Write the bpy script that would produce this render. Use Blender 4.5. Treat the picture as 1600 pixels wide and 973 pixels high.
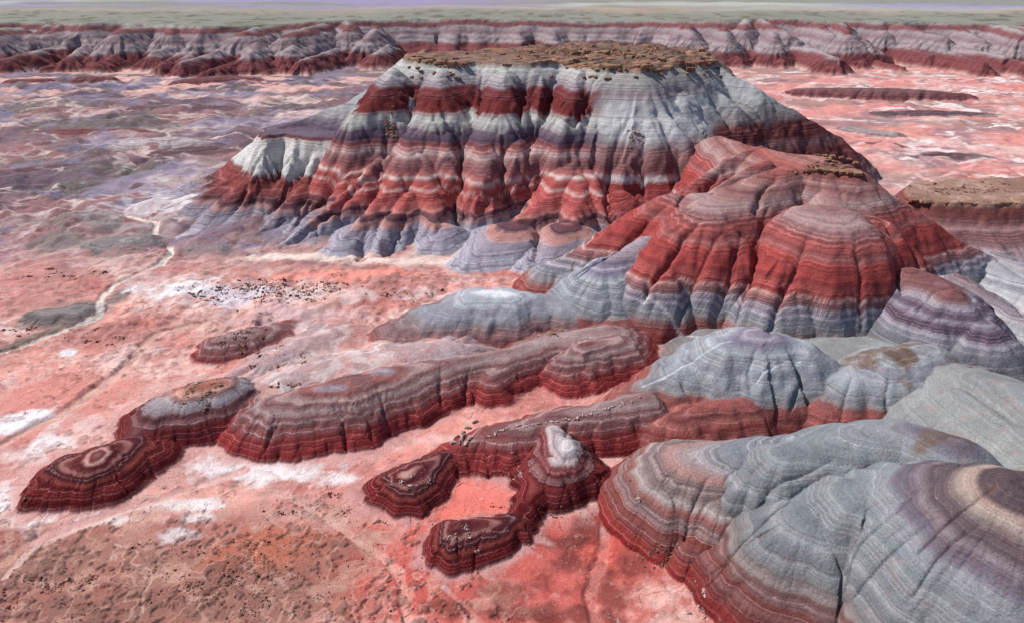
import bpy, math, random, time
import numpy as np

# ------------------------------------------------------------------ camera, sky, sun, exposure
scene = bpy.context.scene
for o in list(bpy.data.objects):
    bpy.data.objects.remove(o)
CAM_Z = 60.0
PITCH = math.radians(26.0)          # degrees below the horizon
FPX = 1067.0                        # focal length in pixels of a 1600 wide picture
cam = bpy.data.cameras.new('camera')
cam.sensor_width = 36.0
cam.lens = 36.0 * FPX / 1600.0
cam.clip_start = 0.5
cam.clip_end = 40000
camo = bpy.data.objects.new('camera', cam)
scene.collection.objects.link(camo)
camo.location = (0, 0, CAM_Z)
camo.rotation_euler = (math.pi / 2 - PITCH, 0, 0)
scene.camera = camo

SUN_EL = math.radians(51)
SUN_DIR = math.radians(-68)         # azimuth the light comes from, clockwise from +y (view direction): from the left, a little ahead
world = bpy.data.worlds.new('World')
scene.world = world
world.use_nodes = True
wn = world.node_tree
wn.nodes.clear()
sky = wn.nodes.new('ShaderNodeTexSky')
sky.sky_type = 'NISHITA'
sky.sun_disc = False
sky.sun_elevation = SUN_EL
sky.sun_rotation = SUN_DIR
sky.altitude = 1400
bg = wn.nodes.new('ShaderNodeBackground')
bg.inputs['Strength'].default_value = 0.09
wo = wn.nodes.new('ShaderNodeOutputWorld')
wn.links.new(sky.outputs[0], bg.inputs[0])
wn.links.new(bg.outputs[0], wo.inputs[0])
sl = bpy.data.lights.new('sun', 'SUN')
sl.energy = 4.7
sl.angle = math.radians(0.55)
sl.color = (1.0, 0.965, 0.92)
so = bpy.data.objects.new('sun', sl)
scene.collection.objects.link(so)
so.location = (-200, 100, 300)
so.rotation_euler = (math.pi / 2 - SUN_EL, 0, -SUN_DIR + math.pi)
scene.view_settings.view_transform = 'Standard'
scene.view_settings.look = 'None'
scene.view_settings.exposure = 0.25
scene.view_settings.gamma = 1
scene.render.engine = 'CYCLES'
scene.cycles.max_bounces = 4
scene.cycles.diffuse_bounces = 2

C = scene.collection
CP, SP = math.cos(PITCH), math.sin(PITCH)


def tanv(v):
    """tangent of the angle below the horizon of picture row v"""
    return math.tan(PITCH + math.atan((v - 486.5) / FPX))


def at_y(u, v, y):
    b = (v - 486.5) / FPX
    k = y / (CP - b * SP)
    return ((u - 800.0) / FPX * k, y, CAM_Z - k * (SP + b * CP))


def at_z(u, v, z):
    return at_y(u, v, (CAM_Z - z) / tanv(v))


# ------------------------------------------------------------------ noise
_rng = np.random.RandomState(7)
_PERM = _rng.permutation(4096).astype(np.int32)
_ANG = _rng.rand(4096) * 2 * np.pi
_GX, _GY = np.cos(_ANG).astype(np.float32), np.sin(_ANG).astype(np.float32)


def perlin(x, y):
    x = np.asarray(x, np.float32); y = np.asarray(y, np.float32)
    fx = np.floor(x); fy = np.floor(y)
    xi = fx.astype(np.int32); yi = fy.astype(np.int32)
    fx = x - fx; fy = y - fy
    p0 = _PERM[xi & 4095]; p1 = _PERM[(xi + 1) & 4095]

    def g(pp, iy, dx, dy):
        h = _PERM[(pp + iy) & 4095]
        return _GX[h] * dx + _GY[h] * dy
    u = fx * fx * fx * (fx * (fx * 6 - 15) + 10)
    v = fy * fy * fy * (fy * (fy * 6 - 15) + 10)
    a = g(p0, yi, fx, fy); b = g(p1, yi, fx - 1, fy)
    c = g(p0, yi + 1, fx, fy - 1); d = g(p1, yi + 1, fx - 1, fy - 1)
    ab = a + (b - a) * u
    return (ab + (c + (d - c) * u - ab) * v) * 1.5


def fbm(x, y, octaves=4, gain=0.5):
    s = 0; a = 1.0; t = 0
    for k in range(octaves):
        s = s + a * perlin(x * 2 ** k + 17.3 * k, y * 2 ** k - 9.1 * k)
        t += a; a *= gain
    return s / t


def band_of(y0, y1, fn):
    """a noise field worked out only between two distances"""
    r0, r1 = max(0, int(np.searchsorted(ys, y0)) - 1), min(NY, int(np.searchsorted(ys, y1)) + 1)
    out = np.zeros(X.shape, np.float32)
    out[r0:r1] = fn(X[r0:r1], Y[r0:r1], slice(r0, r1))
    return out


def sst(a, b, x):
    t = np.clip((x - a) / (b - a), 0, 1)
    return t * t * (3 - 2 * t)


def rgb(r, g, b):
    return tuple(((c / 255 + 0.055) / 1.055) ** 2.4 if c > 10 else c / 255 / 12.92 for c in (r, g, b))


# ------------------------------------------------------------------ terrain grid: a fan of rows that thins with distance
NR, NC, NFAR = 1300, 960, 90
ys = np.concatenate([34.0 * (760 / 34.0) ** (np.arange(NR) / (NR - 1.0)),
                     760 * (14000 / 760.0) ** (np.arange(1, NFAR + 1) / NFAR)])
NY = len(ys)
half = np.interp(np.log(ys), [math.log(34), math.log(60), math.log(200), math.log(14000)], [1.5, 1.28, 1.02, 0.95])
tt = np.linspace(-1, 1, NC)
Y = np.repeat(ys[:, None], NC, 1).astype(np.float32)
X = (Y * half[:, None] * tt[None, :]).astype(np.float32)
Z = np.zeros_like(X)
COL = np.zeros(X.shape + (3,), np.float32)
STRAT = np.zeros_like(X)
BAND = np.zeros_like(X)              # how strongly the thin beds show
OWN = np.zeros(X.shape, np.int32)
wsc = np.clip(Y / 90.0, 0.7, 4.0)
WX = X + wsc * (0.7 * fbm(X / 9, Y / 9, 3) + 0.16 * perlin(X / 1.7, Y / 1.7))
WY = Y + wsc * (0.7 * fbm(X / 9 + 40, Y / 9 + 11, 3) + 0.16 * perlin(X / 1.7 + 31, Y / 1.7 + 5))


def box_slice(x0, x1, y0, y1):
    r0 = max(0, np.searchsorted(ys, y0) - 1); r1 = min(NY, np.searchsorted(ys, y1) + 1)
    if r1 <= r0:
        return None
    hw = half[r0:r1] * ys[r0:r1]
    lo = (x0 / hw).min(); hi = (x1 / hw).max()
    c0 = max(0, int((lo + 1) / 2 * (NC - 1)) - 1); c1 = min(NC, int((hi + 1) / 2 * (NC - 1)) + 2)
    if c1 <= c0:
        return None
    return slice(r0, r1), slice(c0, c1)


def ground_patch(u, v, ru, rv, z=0.0, rot=0.0):
    """an ellipse on flat ground: centre and half axes in metres"""
    x, y, _ = at_z(u, v, z)
    x2 = at_z(u + ru, v, z)[0]
    ya = at_z(u, v - rv, z)[1]; yb = at_z(u, v + rv, z)[1]
    return x, (ya + yb) / 2, abs(x2 - x), abs(ya - yb) / 2


# ------------------------------------------------------------------ the ground: heights
Z += 0.25 * wsc * fbm(X / 14, Y / 14, 4)
Z += 0.10 * fbm(X / 2.2, Y / 2.2, 3) * np.clip(wsc, 0.7, 1.6)
# the ground climbs between the hills on the right, and stands higher behind them
for (u, v, z, rx, ry, dz) in ((960, 505, 3, 18, 12, 1.5), (640, 440, 0, 45, 16, 1.2)):
    cx, cy, _ = at_z(u, v, z)
    Z += dz * np.exp(-((X - cx) / rx) ** 2 - ((Y - cy) / ry) ** 2)
# low hummocks of the flats on the left and beyond the butte
hum = sst(120, 190, Y) * (1 - sst(440, 520, Y))
left = sst(0.1, -0.35, X / Y)
b1 = np.abs(fbm(X / 26 + 3, Y / 30, 3))
Z += hum * (2.2 * band_of(115, 530, lambda x, y, r: np.abs(fbm(x / 13 + 31, y / 15, 3)) * np.clip(0.3 + 2 * fbm(x / 60, y / 50 + 4, 2), 0, 1.2)) + 3.4 * b1 * (0.6 + 0.9 * left) + 1.0 * np.clip(fbm(X / 50 + 9, Y / 24 + 2, 3), 0, 1))
nearleft = sst(95, 120, Y) * (1 - sst(170, 200, Y)) * sst(-0.1, -0.3, X / Y)
Z += nearleft * 1.7 * np.abs(fbm(X / 11 + 8, Y / 11, 3))
fan = sst(84, 100, Y) * (1 - sst(135, 150, Y)) * sst(-0.75, -0.45, X / Y) * (1 - sst(0.0, 0.12, X / Y))
Z += fan * 1.6 * np.abs(fbm(X / 9 + 2, Y / 9 + 5, 3))
lm = sst(84, 105, Y) * (1 - sst(200, 320, Y)) * sst(0.02, -0.12, X / Y)
Z += lm * (0.85 * np.abs(fbm(X / 5.2 + 12, Y / 5.2, 3)) + 0.5 * np.abs(fbm(X / 2.3 + 32, Y / 2.3, 2))) * np.clip(0.4 + 2.0 * fbm(X / 25 + 5, Y / 25, 2), 0.1, 1.2)
GROUND_Z = Z.copy()

# ------------------------------------------------------------------ the ground: earth colours
PINK = rgb(202, 142, 134); RED = rgb(174, 92, 86); SALMON = rgb(214, 158, 146); CREAM = rgb(226, 206, 194)
WHITE = rgb(222, 218, 220); MAUVE = rgb(150, 122, 128); LAV = rgb(150, 140, 158); GREY = rgb(128, 122, 122)
OLIVE = rgb(120, 114, 104); BROWN = rgb(152, 102, 90); DKPUR = rgb(92, 74, 90); MAROON = rgb(112, 48, 50)
GRN = rgb(158, 158, 140); TAN = rgb(190, 160, 130)


def lay(mask, c):
    global COL
    COL += np.clip(mask, 0, 1)[..., None] * (np.array(c, np.float32) - COL)


n1 = fbm(X / 16, Y / 16, 5); n2 = fbm(X / 6 + 50, Y / 6, 5); n3 = fbm(X / 40 + 7, Y / 22 + 3, 5); n4 = fbm(X / 2.5, Y / 2.5 + 70, 4)
COL[:] = PINK
lay(sst(0.0, 0.3, n1 + 0.5 * n2) * 0.7, SALMON)
lay(sst(0.0, 0.28, n3 + 0.6 * n4 + 0.3 * n2) * 0.7, rgb(214, 184, 174))
lay(sst(0.06, 0.3, -n3 + 0.5 * n2 + 0.3 * n4) * 0.6, rgb(168, 128, 122))
lay(sst(0.05, 0.35, -n1 + 0.4 * n4) * 0.5, RED)
# far flats: streaks of white, mauve, grey and pink
farm = sst(125, 180, Y)
fl = farm * sst(0.05, -0.3, X / Y)
fr = farm * sst(0.1, 0.35, X / Y)
f1 = band_of(120, 640, lambda x, y, r: fbm(x / 80 + 3, y / 60, 6, 0.62)); f2 = band_of(120, 640, lambda x, y, r: fbm(x / 60 + 40, y / 48 + 9, 6, 0.62))
f3 = band_of(120, 640, lambda x, y, r: fbm(x / 100 + 60, y / 60 + 19, 6, 0.6)); f4 = band_of(120, 640, lambda x, y, r: fbm(x / 36 + 160, y / 30 + 29, 5, 0.62))
ve = band_of(120, 640, lambda x, y, r: np.abs(fbm(x / 42 + 70 + 0.7 * f2[r], y / 30 + 4 + 0.9 * f1[r], 4, 0.55)))
ve2 = band_of(120, 640, lambda x, y, r: np.abs(fbm(x / 22 + 170 + 0.9 * f2[r], y / 17 + 4 + 0.9 * f3[r], 4, 0.55)))
lay(fl * 0.96, rgb(112, 92, 100))
lay(fl * sst(-0.1, 0.16, f1) * 0.9, rgb(94, 80, 92))
lay(fl * sst(0.0, 0.18, f3) * 0.85, rgb(104, 96, 92))
lay(fl * sst(0.06, 0.24, -f1 + 0.4 * f4) * 0.6, rgb(146, 102, 102))
lay(fl * sst(0.04, 0.22, f2) * 0.75, rgb(180, 156, 154))
lay(fl * sst(0.1, 0.2, -f4 + 0.3 * f2) * 0.7, rgb(126, 118, 140))
lay(fl * sst(0.08, 0.03, ve) * sst(-0.05, 0.15, f4) * 0.7, rgb(204, 186, 180))
lay(fl * sst(0.07, 0.02, ve2) * sst(0.0, 0.16, f2 - f1) * 0.5, rgb(196, 180, 178))
lay(fl * sst(350, 430, Y) * sst(0.0, 0.2, f4 + 0.5 * f2) * 0.8, rgb(212, 164, 154))
lay(fr * 0.9, rgb(196, 130, 124))
lay(fr * sst(-0.06, 0.18, f2) * 0.75, rgb(204, 174, 168))
lay(fr * sst(-0.02, 0.18, f3) * 0.8, rgb(146, 116, 110))
lay(fr * sst(0.04, 0.22, -f1 + 0.4 * f4) * 0.6, rgb(180, 104, 100))
lay(fr * sst(0.04, 0.22, f4 + 0.3 * f1) * 0.75, rgb(140, 112, 116))
lay(fr * sst(0.10, 0.03, ve) * sst(-0.1, 0.1, f4) * 0.9, rgb(216, 202, 198))
lay(fr * sst(0.08, 0.02, ve2) * sst(-0.05, 0.12, f2 - f1) * 0.8, rgb(208, 170, 164))
# the nearer ground: washes, stains and crusts
nr_ = 1 - farm
g1 = band_of(34, 185, lambda x, y, r: fbm(x / 24 + 11, y / 20 + 3, 6, 0.6)); g2 = band_of(34, 185, lambda x, y, r: fbm(x / 11 + 31, y / 10 + 8, 5, 0.6))
va = band_of(34, 185, lambda x, y, r: np.abs(fbm(x / 15 + 20 + 0.8 * n2[r], y / 12 + 0.8 * n1[r], 4, 0.55)))
vb = band_of(34, 185, lambda x, y, r: np.abs(fbm(x / 7 + 90 + 0.8 * n2[r], y / 6 + 0.8 * n1[r], 4, 0.55)))
mid_ = nr_ * sst(76, 92, Y)
lay(mid_ * sst(0.06, 0.24, g1) * 0.45, rgb(164, 118, 112))
lay(mid_ * sst(0.08, 0.2, -g1 + 0.4 * g2) * 0.75, rgb(210, 186, 180))
lay(mid_ * sst(0.06, 0.015, va) * 0.6, rgb(150, 96, 88))
lay(nr_ * sst(0.04, 0.01, vb) * sst(-0.05, 0.1, g2) * 0.4, rgb(158, 104, 96))
lay(nr_ * sst(0.1, 0.24, g2 - 0.3 * g1) * 0.5, rgb(176, 104, 96))


def blob(u, v, ru, rv, c, amount=1.0, soft=0.5, rough=0.45, z=0.0, rot=0.0, only=1.0):
    cx, cy, ax, ay = ground_patch(u, v, ru, rv, z)
    dx, dy = X - cx, Y - cy
    if rot:
        cr, sr = math.cos(rot), math.sin(rot)
        dx, dy = dx * cr + dy * sr, -dx * sr + dy * cr
    q = np.sqrt((dx / ax) ** 2 + (dy / ay) ** 2) + rough * 1.4 * n2 + rough * 0.8 * n4
    lay(amount * only * (1 - sst(1 - soft, 1 + soft * 0.4, q)), c)


def trail(pts, w, c, amount=1.0, depth=0.0, z=0.0, rough=0.5):
    """a wash or track: polyline of picture points on the ground"""
    global Z
    P = np.array([at_z(q[0], q[1], q[2] if len(q) > 2 else z)[:2] for q in pts])
    P = np.vstack([2 * P[0] - P[1], P, 2 * P[-1] - P[-2]])
    fine = []
    for i in range(1, len(P) - 2):
        for t in np.arange(0, 1, 0.25):
            fine.append(0.5 * (2 * P[i] + (P[i + 1] - P[i - 1]) * t + (2 * P[i - 1] - 5 * P[i] + 4 * P[i + 1] - P[i + 2]) * t * t + (3 * P[i] - P[i - 1] - 3 * P[i + 1] + P[i + 2]) * t ** 3))
    P = [tuple(q) for q in fine] + [tuple(P[-2])]
    D = np.full(X.shape, 1e9)
    for (xa, ya), (xb, yb) in zip(P[:-1], P[1:]):
        sl_ = box_slice(min(xa, xb) - 6 * w - 4, max(xa, xb) + 6 * w + 4, min(ya, yb) - 6 * w - 4, max(ya, yb) + 6 * w + 4)
        if sl_ is None:
            continue
        px, py = X[sl_] + 1.2 * n2[sl_] * w ** 0.5 + 0.4 * n4[sl_], Y[sl_] + 1.2 * n1[sl_] * w ** 0.5
        ll = (xb - xa) ** 2 + (yb - ya) ** 2
        t = np.clip(((px - xa) * (xb - xa) + (py - ya) * (yb - ya)) / ll, 0, 1)
        d = np.hypot(px - xa - t * (xb - xa), py - ya - t * (yb - ya))
        D[sl_] = np.minimum(D[sl_], d)
    m = 1 - sst(0.6, 1.15, D / w + rough * n4)
    lay(m * amount, c)
    if depth:
        Z -= depth * (1 - sst(0.5, 1.6, D / w))


# foreground plain, bottom left: brown-grey scrubby crust
blob(150, 920, 560, 140, rgb(156, 102, 92), 0.95, 0.35, 0.35)
blob(330, 930, 300, 80, rgb(140, 98, 86), 0.7, 0.5, 0.6)
blob(120, 880, 150, 50, rgb(146, 108, 96), 0.7, 0.6, 0.5)
blob(440, 850, 110, 40, rgb(176, 100, 76), 0.7, 0.6, 0.7)
blob(500, 800, 60, 25, OLIVE, 0.5, 0.6, 0.6)
blob(560, 900, 80, 60, rgb(158, 124, 110), 0.7, 0.6, 0.5)
blob(610, 880, 26, 80, rgb(228, 180, 168), 0.8, 0.6, 0.5)
blob(420, 735, 120, 22, WHITE, 0.85, 0.6, 0.9)
blob(330, 780, 100, 26, SALMON, 0.6, 0.6, 0.8)
blob(60, 795, 70, 30, WHITE, 0.6, 0.6, 0.8)
blob(280, 835, 40, 12, WHITE, 0.6, 0.6, 0.8)
blob(320, 810, 30, 8, WHITE, 0.6, 0.6, 0.8)
# pink-red pan in the middle of the foreground
blob(800, 900, 300, 120, rgb(178, 78, 70), 0.9, 0.4, 0.3)
blob(760, 780, 260, 70, rgb(212, 112, 100), 0.85, 0.6, 0.3)
blob(950, 840, 100, 60, rgb(180, 78, 70), 0.85, 0.6, 0.3)
blob(700, 690, 160, 50, rgb(210, 138, 126), 0.8, 0.6, 0.3)
blob(990, 720, 40, 60, rgb(210, 104, 94), 0.85, 0.6, 0.4)
for (u, v, ru, rv) in ((850, 850, 60, 26), (900, 835, 30, 20), (930, 830, 34, 30), (780, 920, 60, 20), (880, 880, 50, 18), (950, 930, 60, 30), (990, 880, 22, 22), (820, 960, 60, 14), (720, 950, 60, 20), (900, 960, 70, 20)):
    blob(u, v, ru, rv, rgb(112, 56, 52), 0.75, 0.6, 1.1)
# left middle
blob(90, 640, 130, 70, rgb(196, 130, 120), 0.9, 0.5, 0.3)
blob(35, 655, 45, 18, WHITE, 0.9, 0.6, 0.8, rot=0.5)
blob(80, 690, 40, 16, WHITE, 0.9, 0.6, 0.8, rot=0.4)
blob(105, 555, 14, 7, WHITE, 0.9, 0.6, 0.4)
blob(100, 495, 60, 24, rgb(104, 100, 96), 0.9, 0.5, 0.4)
blob(180, 470, 20, 14, rgb(104, 100, 96), 0.8, 0.5, 0.4)
blob(190, 570, 30, 34, rgb(222, 172, 158), 0.8, 0.6, 0.4)
blob(280, 455, 70, 18, WHITE, 0.8, 0.6, 0.7)
blob(370, 470, 60, 22, rgb(196, 190, 200), 0.8, 0.6, 0.7)
blob(480, 540, 60, 26, rgb(204, 190, 192), 0.8, 0.6, 0.7)
blob(470, 500, 120, 20, rgb(186, 154, 154), 0.8, 0.6, 0.6)
blob(420, 545, 60, 20, rgb(186, 100, 96), 0.6, 0.6, 0.9)
blob(480, 410, 120, 7, CREAM, 0.85, 0.6, 0.5)
blob(640, 418, 120, 7, CREAM, 0.7, 0.6, 0.5)
blob(760, 437, 120, 8, rgb(190, 96, 88), 0.5, 0.8, 0.9)
blob(540, 440, 120, 12, rgb(222, 140, 126), 0.8, 0.6, 0.8)
blob(250, 330, 90, 28, WHITE, 0.5, 0.8, 1.2)
blob(90, 385, 60, 16, rgb(112, 104, 102), 0.8, 0.6, 0.5)
blob(200, 390, 60, 20, rgb(112, 104, 102), 0.8, 0.6, 0.5)
blob(320, 395, 50, 12, rgb(128, 110, 110), 0.8, 0.6, 0.5)
blob(120, 355, 120, 14, rgb(104, 98, 92), 0.6, 0.6, 0.9)
# salt crust along the feet of the low ridges
for (u, v, ru, rv, am) in ((120, 812, 130, 12, 0.8), (270, 790, 70, 14, 0.8), (350, 715, 60, 16, 0.8), (390, 700, 40, 30, 0.8), (450, 745, 120, 16, 0.8), (20, 780, 40, 40, 0.8), (60, 700, 50, 30, 0.7), (130, 665, 40, 18, 0.5),
                           (430, 625, 40, 14, 0.7), (650, 690, 90, 12, 0.35), (1000, 760, 20, 30, 0.5), (960, 760, 20, 20, 0.5), (510, 560, 60, 22, 0.6), (560, 470, 110, 10, 0.5), (200, 560, 60, 20, 0.4)):
    blob(u, v, ru, rv, rgb(212, 198, 196), am, 0.7, 1.1)
for (u, v, ru, rv, am) in ((60, 900, 90, 40, 0.7), (250, 940, 120, 30, 0.6), (420, 930, 90, 40, 0.6), (520, 860, 70, 30, 0.5), (100, 960, 120, 30, 0.5)):
    blob(u, v, ru, rv, rgb(128, 92, 84), am * 0.8, 0.7, 1.2)
trail([(0, 552), (60, 530), (120, 510), (155, 492), (160, 465), (200, 440), (255, 415), (268, 398), (262, 392)], 0.75, rgb(206, 196, 184), 0.95, 0.5)
trail([(0, 546), (70, 520), (130, 503)], 1.0, rgb(98, 98, 92), 0.8)
trail([(262, 392), (240, 376), (246, 362), (235, 350), (200, 345)], 0.8, CREAM, 0.9, 0.4)
trail([(0, 694), (50, 668), (105, 640), (150, 608), (172, 590), (200, 570), (222, 545), (260, 520), (340, 505)], 1.0, rgb(168, 116, 104), 0.75, 0.45)
trail([(0, 880), (40, 850), (100, 832), (180, 800), (250, 778), (330, 750), (380, 735)], 0.7, rgb(186, 140, 130), 0.55, 0.35)
trail([(640, 973), (620, 890), (570, 850), (500, 800), (440, 770), (380, 752)], 0.6, rgb(214, 170, 156), 0.45, 0.25)
trail([(215, 973), (222, 930), (235, 895), (208, 880), (215, 862), (180, 850)], 0.18, rgb(200, 170, 156), 0.5, 0.12)
trail([(930, 973), (925, 900), (945, 860), (950, 790)], 0.7, rgb(206, 134, 124), 0.45, 0.3)
trail([(740, 973), (735, 950), (690, 915)], 0.3, rgb(204, 140, 130), 0.4, 0.2)

# ------------------------------------------------------------------ hills: beds of colour by height
def pal(*stops):
    st = sorted((s[0], rgb(*s[1:])) for s in stops)
    cc = np.array([s[1] for s in st])
    lum = cc @ np.array([0.3, 0.55, 0.15])
    return np.array([s[0] for s in st]), cc + (0.26 * np.clip(lum / 0.16, 0.15, 1))[:, None] * (lum[:, None] - cc)


def remap(pl_, a, b):
    return np.interp(pl_[0], a, b), pl_[1]


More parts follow.
